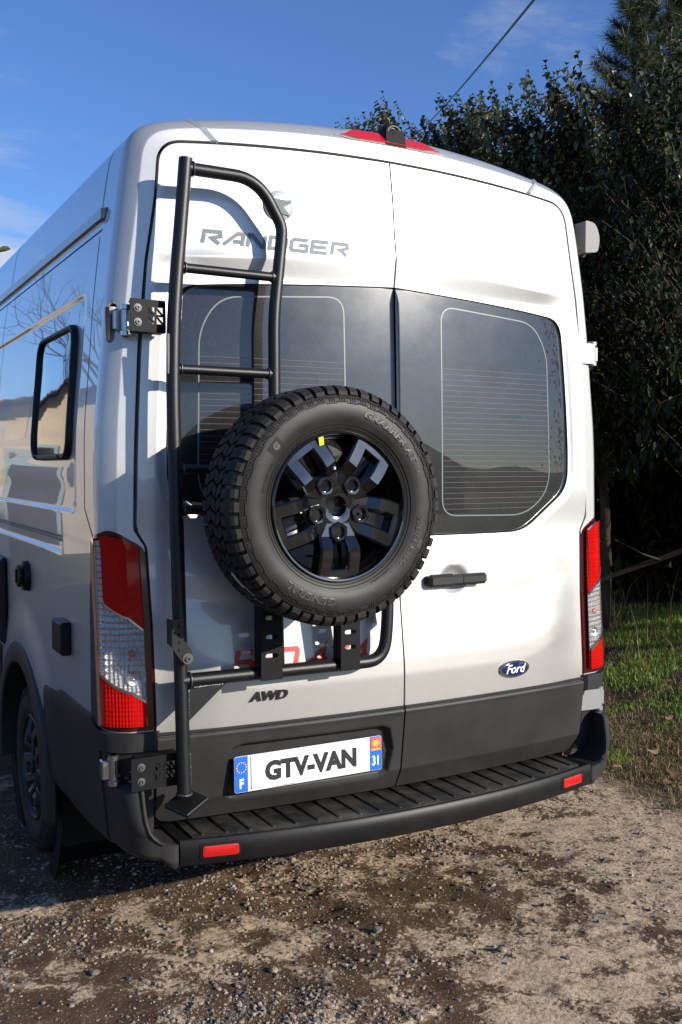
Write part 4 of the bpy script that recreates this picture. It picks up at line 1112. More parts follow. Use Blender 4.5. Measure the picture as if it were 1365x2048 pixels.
# ------------------------------------------------------------------ ladder and wheel carrier bolted over one rear door
RK = empty('ladder_rack', (-.66, -.02, .60), 'black tubular ladder and wheel carrier clamped over a rear door of the van', 'ladder rack')
def tube_obj(name, P, r, m='powder_coat', n=16, parent=RK, caps=True):
    b = MB(); b.tube(P, r, n, caps); return b.build(name, m, parent, sharp=45)
PLa = fillet([(-.783, .000, 2.592), (-.800, -.003, 2.405), (-.827, -.012, 2.150), (-.838, -.022, 1.90), (-.8345, -.05, 1.30), (-.829, -.075, .640)], [.3, .10, .3, .4], 8)
tube_obj('main_pole', PLa, .0215)
def pole_at(z, P=PLa):
    for a, b in zip(P[:-1], P[1:]):
        if a.z >= z >= b.z: return a.lerp(b, (a.z - z) / (a.z - b.z + 1e-9))
    return P[-1]
PRa = fillet([(-.775, .000, 2.563), (-.545, -.002, 2.562), (-.458, -.002, 2.42), (-.464, -.003, 2.36), (-.494, -.014, 2.13), (-.500, -.03, 1.50), (-.500, -.055, 1.00)], [.13, .10, .05, .06, .3], 10)
tube_obj('ladder_hoop', PRa, .0195)
def hoop_at(z):
    P = PRa[len(PRa) // 4:]
    return pole_at(z, [p for p in PRa if p.x > -.62])
for z in (2.258, 1.947, 1.640, 1.515):
    a = pole_at(z); b = hoop_at(z - .002)
    tube_obj('rung', [a + Vector((.012, 0, 0)), b], .0150, n=14)
    for q, s_ in ((a, 1), (b, -1)):
        w = MB(); c = q + Vector((s_ * (.0235 if s_ > 0 else .0215), 0, 0)); w.lathe([(.0145, -.004), (.0185, -.002), (.0190, .002), (.0148, .005)], 14, axis='x', c=c, closed=True)
        w.build('weld', 'weld_bead', RK, sharp=None)
w = MB(); w.lathe([(.019, -.005), (.0235, -.002), (.024, .002), (.0192, .006)], 16, axis='x', c=Vector((-.762, .0, 2.563)), closed=True); w.build('weld', 'weld_bead', RK, sharp=None)
# lower hoop that carries the wheel
LB = fillet([(-.832, -.062, .992), (-.30, -.075, .992), (-.118, -.075, .992), (-.098, -.070, 1.13), (-.098, -.055, 1.46), (-.12, -.05, 1.60), (-.50, -.045, 1.60)], [.05, .13, .2, .08, .08], 10)
tube_obj('carrier_hoop', LB, .0215)
w = MB(); w.lathe([(.021, -.005), (.0265, -.002), (.027, .002), (.0212, .006)], 16, axis='x', c=Vector((-.806, -.063, .992)), closed=True); w.build('weld', 'weld_bead', RK, sharp=None)
# slotted uprights between hoop and wheel
for xa, xb in ((-.586, -.512), (-.302, -.230)):
    b = MB(); yf = -.108; zs_ = [.975, 1.045, 1.059, 1.105, 1.119, 1.165, 1.179, 1.60]
    if xa > -.4: zs_ = [.978, 1.048, 1.062, 1.098, 1.112, 1.165, 1.179, 1.60]
    mx0, mx1 = xa + .014, xb - .014
    b.box(((xa + mx0) / 2, yf, (zs_[0] + zs_[-1]) / 2), (mx0 - xa, .006, zs_[-1] - zs_[0])); b.box(((xb + mx1) / 2, yf, (zs_[0] + zs_[-1]) / 2), (xb - mx1, .006, zs_[-1] - zs_[0]))
    for k in range(0, 8, 2): b.box(((xa + xb) / 2, yf, (zs_[k] + zs_[k + 1]) / 2), (mx1 - mx0 + .0002, .0058, zs_[k + 1] - zs_[k]))
    for k in (1, 3, 5):
        for xm in (mx0, mx1):
            zc = (zs_[k] + zs_[k + 1]) / 2; s_ = 1 if xm == mx0 else -1
            b.add([(xm, yf - .0029, zs_[k]), (xm + s_ * .006, yf - .0029, zs_[k]), (xm, yf - .0029, zc), (xm + s_ * .006, yf - .0029, zs_[k + 1]), (xm, yf - .0029, zs_[k + 1])], [(0, 1, 2), (2, 3, 4)])
    for x in (xa + .003, xb - .003): b.box((x, yf + .026, (zs_[0] + zs_[-1]) / 2 + .01), (.006, .050, zs_[-1] - zs_[0] - .02))
    b.build('slotted_upright', 'flat_black', RK, sharp=30, smooth=False)
b = MB(); b.box((-.44, -.125, 1.53), (.26, .012, .26), .004); b.cyl((-.44, -.13, 1.53), (-.44, -.235, 1.53), .085, 32); b.build('wheel_mount', 'powder_coat', RK, sharp=30)
b = MB(); b.box((-.082, -.045, 1.155), (.006, .05, .09), .002); b.build('end_tab', 'charcoal_plastic', RK)
# gusset, foot and stay bracket
b = MB(); b.prism([(-.812, .968), (-.690, .972), (-.812, .868)], -.074, -.066); b.build('gusset', 'powder_coat', RK, smooth=False)
b = MB(); b.tube([(-.800 + k * .0085, -.0755 + .003 * (k % 2), .9705 + .0008 * (k % 2)) for k in range(13)], [.003 + .0014 * (k % 2) for k in range(13)], 8)
b.tube([(-.8125, -.077 + .003 * (k % 2), .966 - k * .0082) for k in range(12)], [.003 + .0014 * (k % 2) for k in range(12)], 8); b.build('weld', 'weld_bead', RK, sharp=None)
b = MB(); rt = Matrix.Rotation(R(16), 4, 'X') @ Matrix.Rotation(R(-12), 4, 'Y') @ Matrix.Rotation(R(28), 4, 'Z'); b.box((-.823, -.080, .617), (.098, .098, .016), .003, rt); b.build('pole_foot', 'powder_coat', RK, sharp=30)
w = MB(); w.lathe([(.021, -.004), (.026, -.002), (.026, .002), (.021, .005)], 16, axis='y', c=(0, 0, 0), closed=True); w.build('weld', 'weld_bead', RK, xf=Matrix.Translation((-.829, -.075, .645)) @ Matrix.Rotation(R(90), 4, 'X'), sharp=None)
b = MB(); poly = [(-.874, 1.190), (-.838, 1.190), (-.838, 1.130), (-.815, 1.095), (-.806, 1.070), (-.813, 1.052), (-.832, 1.048), (-.848, 1.064), (-.874, 1.105)]
b.prism(poly, -.106, -.102); b.prism([(-.104, 1.188), (-.060, 1.188), (-.060, 1.112), (-.104, 1.106)], -.876, -.872, plane='yz'); bk = b.build('stay_bracket', 'powder_coat', RK, smooth=False)
b = MB()
for k in range(4): b.box((-.853, -.1062, 1.168 - k * .024), (.006, .001, .010))
b.build('bracket_slots', 'seal_black', bk, smooth=False)
b = MB(); b.lathe([(.017, .0), (.017, -.003), (.008, -.0032), (.008, -.009), (.004, -.009), (.004, -.004), (.0003, -.004)], 20, c=(-.826, -.106, 1.068)); b.build('bracket_bolt', 'grey_steel', bk, sharp=30)
# hinge brackets
def brk(z0, z1, bars, xa, xb, yf, ang):
    H = z1 - z0; W_ = xb - xa; E_ = empty('hinge_bracket', ((xa + xb) / 2, yf, (z0 + z1) / 2), parent=RK)
    xf = Matrix.Translation((xb, yf, z0)) @ Matrix.Rotation(R(ang), 4, 'Z') @ Matrix.Translation((-W_, 0, 0))
    b = MB(); px0, px1 = W_ * .50, W_ * .93; pz0, pz1 = H * .26, H * .78
    b.box((px0 / 2, 0, H / 2), (px0, .006, H)); b.box(((px1 + W_) / 2, 0, H / 2), (W_ - px1, .006, H))
    b.box(((px0 + px1) / 2, 0, pz0 / 2), (px1 - px0 + .0002, .0058, pz0)); b.box(((px0 + px1) / 2, 0, (pz1 + H) / 2), (px1 - px0 + .0002, .0058, H - pz1))
    cw = (px1 - px0) / bars; ch = (pz1 - pz0) / 2
    for i in range(1, bars): b.box((px0 + i * cw, 0, (pz0 + pz1) / 2), (cw * .22, .0056, pz1 - pz0))
    b.box(((px0 + px1) / 2, 0, (pz0 + pz1) / 2), (px1 - px0, .0054, ch * .22))
    for i in range(bars):
        for j in range(2): b.box((px0 + (i + .5) * cw, 0, pz0 + (j + .5) * ch), (math.hypot(cw, ch) * .98, .0052, ch * .20), 0, Matrix.Rotation(math.atan2(ch, cw), 4, 'Y'))
    for z in (.003, H - .003): b.box((W_ * .56, .024, z), (W_ * .88, .050, .006))
    b.build('bracket_plate', 'flat_black', E_, xf=xf, smooth=False)
    b = MB()
    for z in (.28, .72): b.lathe([(.012, -.003), (.0125, -.0055), (.0065, -.006), (.0065, -.0105), (.0032, -.0105), (.0032, -.006), (.0003, -.006)], 20, c=(W_ * .20, 0, H * z))
    b.build('bracket_bolt', 'grey_steel', E_, xf=xf, sharp=30)
brk(2.058, 2.156, 2, -.958, -.845, .020, 3)
brk(.665, .765, 4, -.985, -.835, -.038, 2)
for za, zb in ((2.175, 2.085), (.765, .665)):
    b = MB(); n = 14
    P = [pole_at(za + (zb - za) * k / n) + Vector((.0235, .006 if k % 2 else .004, 0)) for k in range(n + 1)]
    b.tube(P, [.0030 + .0016 * (k % 2) for k in range(n + 1)], 8); b.build('weld', 'weld_bead', RK, sharp=None)
p = pole_at(1.99) + Vector((-.020, -.012, 0)); b = MB(); b.box(p, (.012, .006, .125), .003); b.build('maker_tag', 'grey_steel', RK)

# ------------------------------------------------------------------ spare wheel (local frame: axis along -y, origin at the hub)
TYRE_PROF = [(.216, -.092), (.216, -.100), (.224, -.1065), (.236, -.110), (.250, -.1175), (.272, -.1225), (.296, -.1215), (.312, -.118), (.326, -.1105), (.337, -.100), (.3435, -.088), (.3465, -.06), (.348, 0), (.3465, .06), (.3435, .088),
             (.337, .100), (.326, .1105), (.296, .1215), (.272, .1225), (.250, .1175), (.236, .110), (.216, .100), (.216, .092)]
def tyre_mb():
    b = MB(); b.lathe(TYRE_PROF, 128)
    for r_ in (.2315, .2405): b.lathe([(r_ - .0012, -.1085 - (r_ - .2315) * .45), (r_, -.1105 - (r_ - .2315) * .45), (r_ + .0012, -.1090 - (r_ - .2315) * .45)], 96)
    return b
def strip3(b, pts_o, pts_i, a0, a1, sk=0.0):
    """solid strip: outer and inner polylines (r,w), between two angles; sk skews along w"""
    V = []
    n = len(pts_o)
    for a in (a0, a1):
        for P in (pts_o, pts_i):
            for r_, w in P: an = a + sk * w; V.append((r_ * math.cos(an), w, r_ * math.sin(an)))
    F = []
    for i in range(n - 1):
        F += [(i, i + 1, 2 * n + i + 1, 2 * n + i), (i, n + i, n + i + 1, i + 1), (2 * n + i, 2 * n + i + 1, 3 * n + i + 1, 3 * n + i)]
    F += [(0, 2 * n, 3 * n, n), (n - 1, 2 * n - 1, 4 * n - 1, 3 * n - 1)]
    b.add(V, F)
def tread_mb():
    b = MB(); NL = 56; pit = 2 * math.pi / NL
    for k in range(NL):
        a = k * pit; odd = k % 2
        for s_ in (-1, 1):
            o_ = [(.3565, .056), (.3555, .086), (.348, .1035), (.338, .1125 if odd else .1145), (.326, .1165)]
            i_ = [(.342, .056), (.342, .084), (.335, .0985), (.328, .106), (.319, .112)]
            if odd: o_ = o_[:4] + [(.330, .1150)]; i_ = i_[:4] + [(.325, .109)]
            o_ = [(r_, s_ * w) for r_, w in o_]; i_ = [(r_, s_ * w) for r_, w in i_]
            hw_ = pit * (.33 if odd else .37)
            if s_ < 0 and not odd:      # the wide lugs carry a cut across their middle
                strip3(b, o_, i_, a - hw_, a - pit * .03, .12); strip3(b, [(r_ - .0012, w) for r_, w in o_], i_, a - pit * .03, a + pit * .03, .12); strip3(b, o_, i_, a + pit * .03, a + hw_, .12)
            else: strip3(b, o_, i_, a - hw_, a + hw_, .12 * s_ * -1)
        # three staggered rows of centre blocks
        for w0, w1, ph, sk in ((-.050, -.020, .25, 1.6), (-.014, .014, .7, -1.6), (.020, .050, .15, 1.6)):
            aa = a + ph * pit
            strip3(b, [(.3565, w0), (.3572, (w0 + w1) / 2), (.3565, w1)], [(.343, w0), (.343, (w0 + w1) / 2), (.343, w1)], aa - pit * .36, aa + pit * .36, sk)
    # ladder pattern moulded on the upper sidewall
    for k in range(NL):
        a = k * pit
        for q in ((-.30, -.14), (-.08, .08), (.14, .30)):
            strip3(b, [(.321, -.1165), (.306, -.1215)], [(.320, -.112), (.305, -.117)], a + q[0] * pit, a + (q[0] + .09) * pit, .0)
        strip3(b, [(.3235, -.1155), (.3205, -.1172)], [(.322, -.111), (.319, -.113)], a - .5 * pit, a + .5 * pit)
        ro = .3045 if k % 2 else .3085
        strip3(b, [(ro, -.1222), (ro - .0025, -.1226)], [(ro, -.119), (ro - .0025, -.119)], a - .5 * pit, a + .5 * pit)
    return b
def side_w(r_): return float(np.interp(r_, [p[0] for p in TYRE_PROF[1:11]], [p[1] for p in TYRE_PROF[1:11]]))
def arc_text(s_, size, r0, a_mid, shear=.0, bold=.0, sx=1.0, h=.0015, flip=False):
    V, F = text_np(s_, size, shear, bold, sx, extrude=.0005)
    out = []
    for x, y, z in V:
        r_ = r0 + (y if not flip else -y); an = a_mid - (x if not flip else -x) / r0
        out.append((r_ * math.cos(an), side_w(r_) - h - z, r_ * math.sin(an)))
    return out, F
def rim_mbs():
    br = MB()
    br.lathe([(.216, -.090), (.2225, -.101), (.2225, -.111), (.2190, -.1145), (.2140, -.1135), (.2110, -.108), (.2075, -.095), (.2050, -.085), (.200, -.080), (.196, -.060), (.192, -.02), (.188, .05), (.196, .09), (.214, .10), (.216, .11)], 96)
    # hub dish with bore
    br.lathe([(.029, .0), (.029, -.082), (.031, -.0865), (.040, -.0890), (.060, -.0900), (.100, -.0885), (.109, -.080), (.112, -.04), (.05, .03), (.03, .03)], 60)
    br.lathe([(.029, -.05), (.0004, -.05)], 30)
    spokes = []; nuts = []; pockets = []
    for k in range(5):
        a = R(-90 + 72 * k); er = np.array([math.cos(a), 0, math.sin(a)]); et = np.array([-math.sin(a), 0, math.cos(a)]); ey = np.array([0, 1, 0])
        def L3(u, r_, w): return tuple(er * r_ + et * u + ey * w)
        s_ = MB()
        st = [(.050, .012, .042, -.090), (.088, .019, .062, -.094), (.122, .0235, .0665, -.1175), (.152, .0248, .0685, -.1150), (.190, .0262, .0700, -.1040), (.2125, .027, .071, -.1015)]
        for sd in (-1, 1):
            V = []
            for r_, u0, u1, w in st:
                c = .0050
                V += [L3(sd * u0, r_, w + .045), L3(sd * u0, r_, w + c), L3(sd * (u0 + c), r_, w), L3(sd * (u1 - c * 1.2), r_, w), L3(sd * u1, r_, w + c * 1.3), L3(sd * (u1 + .004), r_, w + .045)]
            F = [(6 * i + q, 6 * i + q + 1, 6 * i + q + 7, 6 * i + q + 6) for i in range(5) for q in range(5)] + [tuple(range(6)), tuple(range(30, 36))]
            s_.add(V, F)
        # bridge at the rim end of the pocket, pocket floor
        V = []
        for r_, w in ((.182, -.062), (.186, -.1005), (.190, -.1035), (.2125, -.1005), (.2125, -.05)):
            V += [L3(u, r_, w) for u in (-.032, 0, .032)]
        s_.add(V, [(3 * i + q, 3 * i + q + 1, 3 * i + q + 4, 3 * i + q + 3) for i in range(4) for q in range(2)])
        s_.add([L3(u, r_, w) for r_, w in ((.075, -.045), (.13, -.058), (.188, -.060)) for u in (-.034, .034)], [(0, 1, 3, 2), (2, 3, 5, 4)])
        spokes.append(s_)
        # six-sided nut pocket
        p_ = MB(); V = []; c0 = .0755
        for rad, w in ((.0295, -.082), (.0280, -.1005), (.0255, -.1025), (.0190, -.1020), (.0170, -.096), (.0165, -.066), (.0005, -.066)):
            for q in range(12):
                an = 2 * math.pi * q / 12; f_ = 1.0 if (rad < .02) else (1.06 if q % 2 == 0 else .98)
                V.append(L3(rad * f_ * math.sin(an), c0 + rad * f_ * math.cos(an), w))
        p_.add(V, [(12 * i + q, 12 * i + (q + 1) % 12, 12 * i + 12 + (q + 1) % 12, 12 * i + 12 + q) for i in range(6) for q in range(12)])
        pockets.append(p_)
        n_ = MB(); V = []
        rows_ = ((.0125, -.066), (.0125, -.078), (.010, -.0805), (.0078, -.0805), (.0070, -.088), (.0004, -.0885)) if k != 1 else ((.0125, -.066), (.0125, -.078), (.009, -.082), (.006, -.090), (.003, -.104), (.0004, -.106))
        for rad, w in rows_:
            for q in range(12): an = 2 * math.pi * q / 12; V.append(L3(rad * math.sin(an), c0 + rad * math.cos(an), w))
        n_.add(V, [(12 * i + q, 12 * i + (q + 1) % 12, 12 * i + 12 + (q + 1) % 12, 12 * i + 12 + q) for i in range(5) for q in range(12)])
        nuts.append(n_)
    return br, spokes, pockets, nuts
SW_LOC = (-.452, -.278, 1.531)
SPIN = Matrix.Translation(SW_LOC)
SWH = empty('spare_wheel', SW_LOC, 'spare wheel with knobbly tyre and gloss black rim hung on the carrier outside the tailgate', 'wheel')
ty = tyre_mb().build('tyre', 'rubber', SWH, xf=SPIN, sharp=50)
tread_mb().build('tread_blocks', 'tread_rubber', ty, xf=SPIN, smooth=False)
for s_, size, r0, am, shr, bold, sx in (('GRABBER AT', .030, .270, R(52), .15, .0012, 1.28), ('GENERAL', .030, .270, R(-112), .15, .0012, 1.32), ('3', .017, .274, R(22), .1, .0008, 1.2), ('235/65 R16C', .021, .262, R(-25), 0, 0, 1.45), ('DOT 6MR 4218', .009, .252, R(160), 0, 0, 1.5), ('LOAD RANGE', .008, .246, R(-58), 0, 0, 1.5)):
    V, F = arc_text(s_, size, r0, am, shr, bold, sx); V = np.array(V) + np.array(SW_LOC)
    mesh('sidewall_lettering', V, F, 'letter_rubber', ty, smooth=False)
def side_patch(name, a, r0, dr, da, m, h):
    V = []; n = 7
    for i in range(n):
        for j in range(4):
            r_ = r0 + dr * j / 3; an = a + da * (i / (n - 1) - .5); V.append((SW_LOC[0] + r_ * math.cos(an), SW_LOC[1] + side_w(r_) - h, SW_LOC[2] + r_ * math.sin(an)))
    return mesh(name, V, grid_faces(n, 4), m, ty, smooth=False)
side_patch('moulded_shield', R(141), .258, .034, .17, 'tread_rubber', .0012); side_patch('moulded_frame', R(-24), .283, .020, .10, 'letter_rubber', .0012)
V, F = text_np('G', .024, .1, .002, 1.1); a = R(141); V = [(SW_LOC[0] + (.275 + v[1] - .008) * math.cos(a - v[0] / .275), SW_LOC[1] + side_w(.275) - .0022, SW_LOC[2] + (.275 + v[1] - .008) * math.sin(a - v[0] / .275)) for v in V]
mesh('shield_letter', V, F, 'letter_rubber', ty, smooth=False)
br, spokes, pockets, nuts = rim_mbs()
rim = br.build('rim', 'gloss_black', SWH, xf=SPIN, sharp=35)
for s_ in spokes: s_.build('spoke', 'gloss_black', rim, xf=SPIN, sharp=28)
for p_ in pockets: p_.build('nut_pocket', 'gloss_black', rim, xf=SPIN, sharp=35)
for n_ in nuts: n_.build('wheel_nut', 'grey_steel', rim, xf=SPIN, sharp=30)
a = R(-116); b = MB(); c = Vector((SW_LOC[0] + .165 * math.cos(a), SW_LOC[1] - .062, SW_LOC[2] + .165 * math.sin(a))); b.tube([c + Vector((0, .03, 0)), c + Vector((.004, -.012, .004))], .004, 8); b.build('valve', 'rubber', rim)
b = MB(); a = R(109); b.box((0, 0, 0), (.016, .0016, .026), .0006, Matrix.Rotation(R(-16), 4, 'Y'))
b.build('lime_sticker', 'sticker_lime', SWH, xf=Matrix.Translation((SW_LOC[0] + .2015 * math.cos(a), SW_LOC[1] - .1125, SW_LOC[2] + .2015 * math.sin(a))) @ Matrix.Rotation(R(18), 4, 'X'))
# scraps of the paper label left on the tread
for a, w, da, ww in ((R(216), -.02, .14, .030), (R(222), -.048, .10, .014), (R(229), -.046, .05, .012)):
    V = []; n = 6
    for i in range(n):
        for j in (-1, 1):
            an = a + da * (i / (n - 1) - .5) + .02 * math.sin(5 * i + j); q = w + j * ww / 2 * (1 - .7 * abs(i / (n - 1) - .5)) + .08 * (i / (n - 1) - .5) * -.3
            V.append((SW_LOC[0] + .3582 * math.cos(an), SW_LOC[1] + q, SW_LOC[2] + .3582 * math.sin(an)))
    mesh('label_scrap', V, [(2 * i, 2 * i + 1, 2 * i + 3, 2 * i + 2) for i in range(n - 1)], 'paper_scrap', SWH, smooth=False)
# wheels the van stands on
tm = tyre_mb(); tr = tread_mb(); rm = MB(); rm.add(br.V, br.F)
for s_ in spokes + pockets: rm.add(s_.V, s_.F)
nm_ = MB()
for s_ in nuts: nm_.add(s_.V, s_.F)
def place_wheel(x, y, sgn, proto):
    xf = Matrix.Translation((x, y, .350)) @ Matrix.Rotation(R(-90 * -sgn * -1), 4, 'Z') @ Matrix.Rotation(R(17), 4, 'Y')
    W_ = empty('wheel', (x, y, .350), parent=VAN); 
    if proto is None:
        o1 = tm.build('tyre', 'dirty_rubber', None, sharp=50); o2 = tr.build('tread_blocks', 'dirty_rubber', None, smooth=False); o3 = rm.build('rim', 'dirty_rim', None, sharp=30); o4 = nm_.build('wheel_nuts', 'grey_steel', None, sharp=30)
        P = [o1, o2, o3, o4]
    else:
        P = [o.copy() for o in proto]
        for o in P: COL.objects.link(o)
    for o in P: o.parent = W_
    W_.rotation_euler = (0, 0, R(-90) if sgn < 0 else R(90))
    return P
pw_ = place_wheel(-.885, HUB[0], -1, None)
for x, y, s_ in ((.885, HUB[0], 1), (-.885, 5.1, -1), (.885, 5.1, 1)): place_wheel(x, y, s_, pw_)

# ------------------------------------------------------------------ hedge, trees, cable
def leaf_mat(name, a, b_, rough=.38, spec=.5):
    m = bpy.data.materials.new(name); m.use_nodes = True; nt = m.node_tree; p = nt.nodes['Principled BSDF']
    oi = N(nt, 'ShaderNodeNewGeometry'); t = N(nt, 'ShaderNodeTexCoord')
    c = ramp(nt, oi.outputs['Random Per Island'], [(0.0, a), (0.7, b_), (1.0, tuple(min(1, x * 1.5) for x in b_))])
    nt.links.new(c, p.inputs['Base Color']); p.inputs['Roughness'].default_value = rough; p.inputs['Specular IOR Level'].default_value = spec
    out = [n for n in nt.nodes if n.type == 'OUTPUT_MATERIAL'][0]
    tl = N(nt, 'ShaderNodeBsdfTranslucent'); mx = N(nt, 'ShaderNodeMixShader'); mx.inputs[0].default_value = .16
    cc = mixc(nt, 1.0, c, (1.6, 1.7, .5), 'MULTIPLY'); nt.links.new(cc, tl.inputs[0])
    nt.links.new(p.outputs[0], mx.inputs[1]); nt.links.new(tl.outputs[0], mx.inputs[2]); nt.links.new(mx.outputs[0], out.inputs[0])
    MAT[name] = m
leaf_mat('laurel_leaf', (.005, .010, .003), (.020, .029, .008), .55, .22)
leaf_mat('young_leaf', (.050, .066, .020), (.105, .112, .050), .36)
leaf_mat('pine_needle', (.020, .034, .012), (.060, .072, .030), .5)
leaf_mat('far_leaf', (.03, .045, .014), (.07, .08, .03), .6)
leaf_mat('grass_blade', (.080, .150, .012), (.190, .280, .034), .5)
leaf_mat('dry_blade', (.10, .070, .034), (.23, .165, .090), .7)
mat('bark', (.045, .032, .023), .9, var=(14, .35), bump=(40, .6, .01), spec=.2)
mat('red_twig', (.045, .024, .015), .7)
mat('pine_bark', (.10, .055, .035), .9, var=(14, .3), spec=.2)
class Leaves:
    """arching leaf blades gathered in one mesh with numpy"""
    def __init__(s): s.P = []
    def add(s, base, d, up, L, w, droop): s.P.append((*base, *d, *up, L, w, droop))
    def arrays(s):
        A = np.array(s.P, float); n = len(A); p = A[:, 0:3].copy(); d = A[:, 3:6]; up = A[:, 6:9]; L, w, dr = A[:, 9:10], A[:, 10:11], A[:, 11:12]
        d = d / np.linalg.norm(d, axis=1, keepdims=True); sd = np.cross(d, up); sd /= np.linalg.norm(sd, axis=1, keepdims=True) + 1e-9
        V = np.empty((n, 13, 3)); prev = 0
        for r_, (t, k) in enumerate(((0, .10), (.28, .80), (.60, .95), (.85, .50), (1.0, .0))):
            dir_ = d * np.cos(dr * t) - np.array([0, 0, 1.]) * np.sin(dr * t); p = p + dir_ * L * (t - prev); prev = t; nrm = np.cross(sd, dir_)
            if r_ < 4: V[:, 3 * r_] = p + sd * w * k; V[:, 3 * r_ + 1] = p - nrm * w * k * .38; V[:, 3 * r_ + 2] = p - sd * w * k
            else: V[:, 12] = p
        b = (np.arange(n) * 13)[:, None, None]
        Q = np.array([(3 * i + k, 3 * i + k + 1, 3 * i + k + 4, 3 * i + k + 3) for i in range(3) for k in range(2)])[None] + b
        T = np.array([(9, 10, 12), (10, 11, 12)])[None] + b
        return V.reshape(-1, 3), Q.reshape(-1, 4).tolist() + T.reshape(-1, 3).tolist()
    @property
    def V(s): s._a = s.arrays(); return s._a[0]
    @property
    def F(s): return s._a[1]
def shoot(Lv, tw, p, d, length, nl, L, rs, w=.37):
    d = np.array(d, float); d /= np.linalg.norm(d); bend = rs.uniform(-.25, .25, 3)
    pts = [np.array(p) + d * length * t + bend * length * t * t * .5 for t in np.linspace(0, 1, 5)]
    tw.append(pts)
    for k in range(nl):
        t = .12 + .88 * k / (nl - 1); q = pts[0] + d * length * t + bend * length * t * t * .5
        an = k * 2.4 + rs.uniform(-.4, .4)
        o_ = np.cross(d, [.3, .2, .9]); o_ /= np.linalg.norm(o_) + 1e-9; o2 = np.cross(d, o_)
        out = o_ * math.cos(an) + o2 * math.sin(an)
        sp = .9 - .5 * t
        Lv.add(q, out * sp + d * (.55 + .5 * t), np.array([0, 0, 1.]) + rs.uniform(-.3, .3, 3), L * rs.uniform(.75, 1.15) * (1 - .25 * (t > .9)), L * w * rs.uniform(.85, 1.15) * .5, rs.uniform(.9, 1.9))
def hedge_tree(seed, H, young=.25, low=1.15):
    """multi-stemmed laurel: bare stems below, a dense wall of leafy shoots above; local origin at the foot"""
    rs = np.random.RandomState(seed)
    root = bpy.data.objects.new('hedge_tree', None); COL.objects.link(root)
    b = MB(); stems = []
    for k in range(5):
        x, y = rs.uniform(-.30, .30), rs.uniform(-.45, .45); tx_, ty_ = x + rs.uniform(-.5, .4), y + rs.uniform(-.5, .5)
        P = [(x, y, -.15), (x + .06 * rs.randn(), y + .06 * rs.randn(), .7), ((x + tx_) / 2, (y + ty_) / 2, 1.7), (tx_, ty_, 2.8), (tx_ + .2 * rs.randn(), ty_ + .2 * rs.randn(), H - .6)]
        r0 = rs.uniform(.026, .058); b.tube(fillet(P, .4, 4), [r0 * (1 - .75 * i / 20) for i in range(len(fillet(P, .4, 4)))], 8); stems.append(P)
        for q in range(3):
            h = rs.uniform(.9, 2.4); i = 1 if h < 1.7 else 2; f_ = (h - P[i][2]) / (P[i + 1][2] - P[i][2]); f_ = min(max(f_, 0), 1)
            s0 = np.array(P[i]) * (1 - f_) + np.array(P[i + 1]) * f_; e = s0 + np.array([rs.uniform(-.9, .3), rs.uniform(-.6, .6), rs.uniform(.2, 1.0)])
            b.tube([s0, (s0 + e) / 2 + rs.uniform(-.06, .06, 3), e], [.014, .009, .005], 5)
    b.build('trunk', 'bark', root, sharp=60)
    Lv = Leaves(); Yg = Leaves(); tw = []; ty_ = []
    W = 1.05; Dp_ = .80
    n = 1350
    for k in range(n):
        u = rs.rand()
        if u < .50:      # the face that looks out over the drive
            z = low + (H - low) * rs.rand() ** .75; bulge = .30 * math.sin((z - 1.0) / (H - 1.0) * math.pi * .8)
            p = (-W + .28 * rs.rand() - bulge + .25 * (z < 1.7), rs.uniform(-Dp_, Dp_), z); d = (-.55 + .3 * rs.randn(), .35 * rs.randn(), .75)
        elif u < .76:      # the top
            x = rs.uniform(-W, W); p = (x, rs.uniform(-Dp_, Dp_), H - .25 - .12 * rs.rand() - .25 * (x / W) ** 2); d = (.2 * rs.randn(), .2 * rs.randn(), 1)
        else:
            p = (rs.uniform(-W, W), rs.uniform(-Dp_, Dp_) , low + .1 + (H - low - .3) * rs.rand()); d = (.6 * rs.randn(), .6 * rs.randn(), .7)
        topm = p[2] > H - .9 or u >= .50 and u < .76
        z_ = p[2]
        if low > 1 and z_ < 1.9 and rs.rand() < .45: continue
        shoot(Yg if topm and rs.rand() < young + .3 else Lv, tw, p, d, rs.uniform(.30, .62) if not topm else rs.uniform(.20, .40), 13, .108, rs)
    for k in range(620):      # loose inner leaves that close the wall
        p = (rs.uniform(-W, W) * .8, rs.uniform(-Dp_, Dp_), low + .35 + (H - low - .75) * rs.rand())
        shoot(Lv, tw, p, rs.randn(3) + [0, 0, .4], .5, 9, .135, rs, .42)
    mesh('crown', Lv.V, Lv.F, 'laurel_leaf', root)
    mesh('new_growth', Yg.V, Yg.F, 'young_leaf', root)
    b = MB()
    for P in tw: b.tube(P, [.0045, .004, .0035, .003, .0015], 3, False)
    b.build('twigs', 'red_twig', root, sharp=None)
    return root
protos = [hedge_tree(3, 3.85), hedge_tree(5, 4.0), hedge_tree(8, 3.9), hedge_tree(15, 3.9, .25, .30)]
hl = ['laurel tree of the hedge standing nearest the grass verge, bare stems below', 'laurel tree of the hedge with several bare stems, second back from the verge end']
spots = [(4.30, 2.25, 0, .97, 0), (4.15, 3.40, 1, .98, 1), (4.35, 4.50, 2, 1.05, 0), (4.25, 5.5, 0, 1.12, 2), (4.4, 6.4, 1, 1.12, 1), (4.5, 7.4, 2, 1.04, 0), (6.2, 2.4, 3, .95, 2), (6.1, 3.9, 3, .95, 0), (6.2, 5.4, 3, .95, 1), (6.1, 6.9, 3, .95, 2), (5.6, 8.6, 3, 1.0, 1), (7.4, 3.2, 3, .9, 1), (7.3, 5.2, 3, .9, 2)]
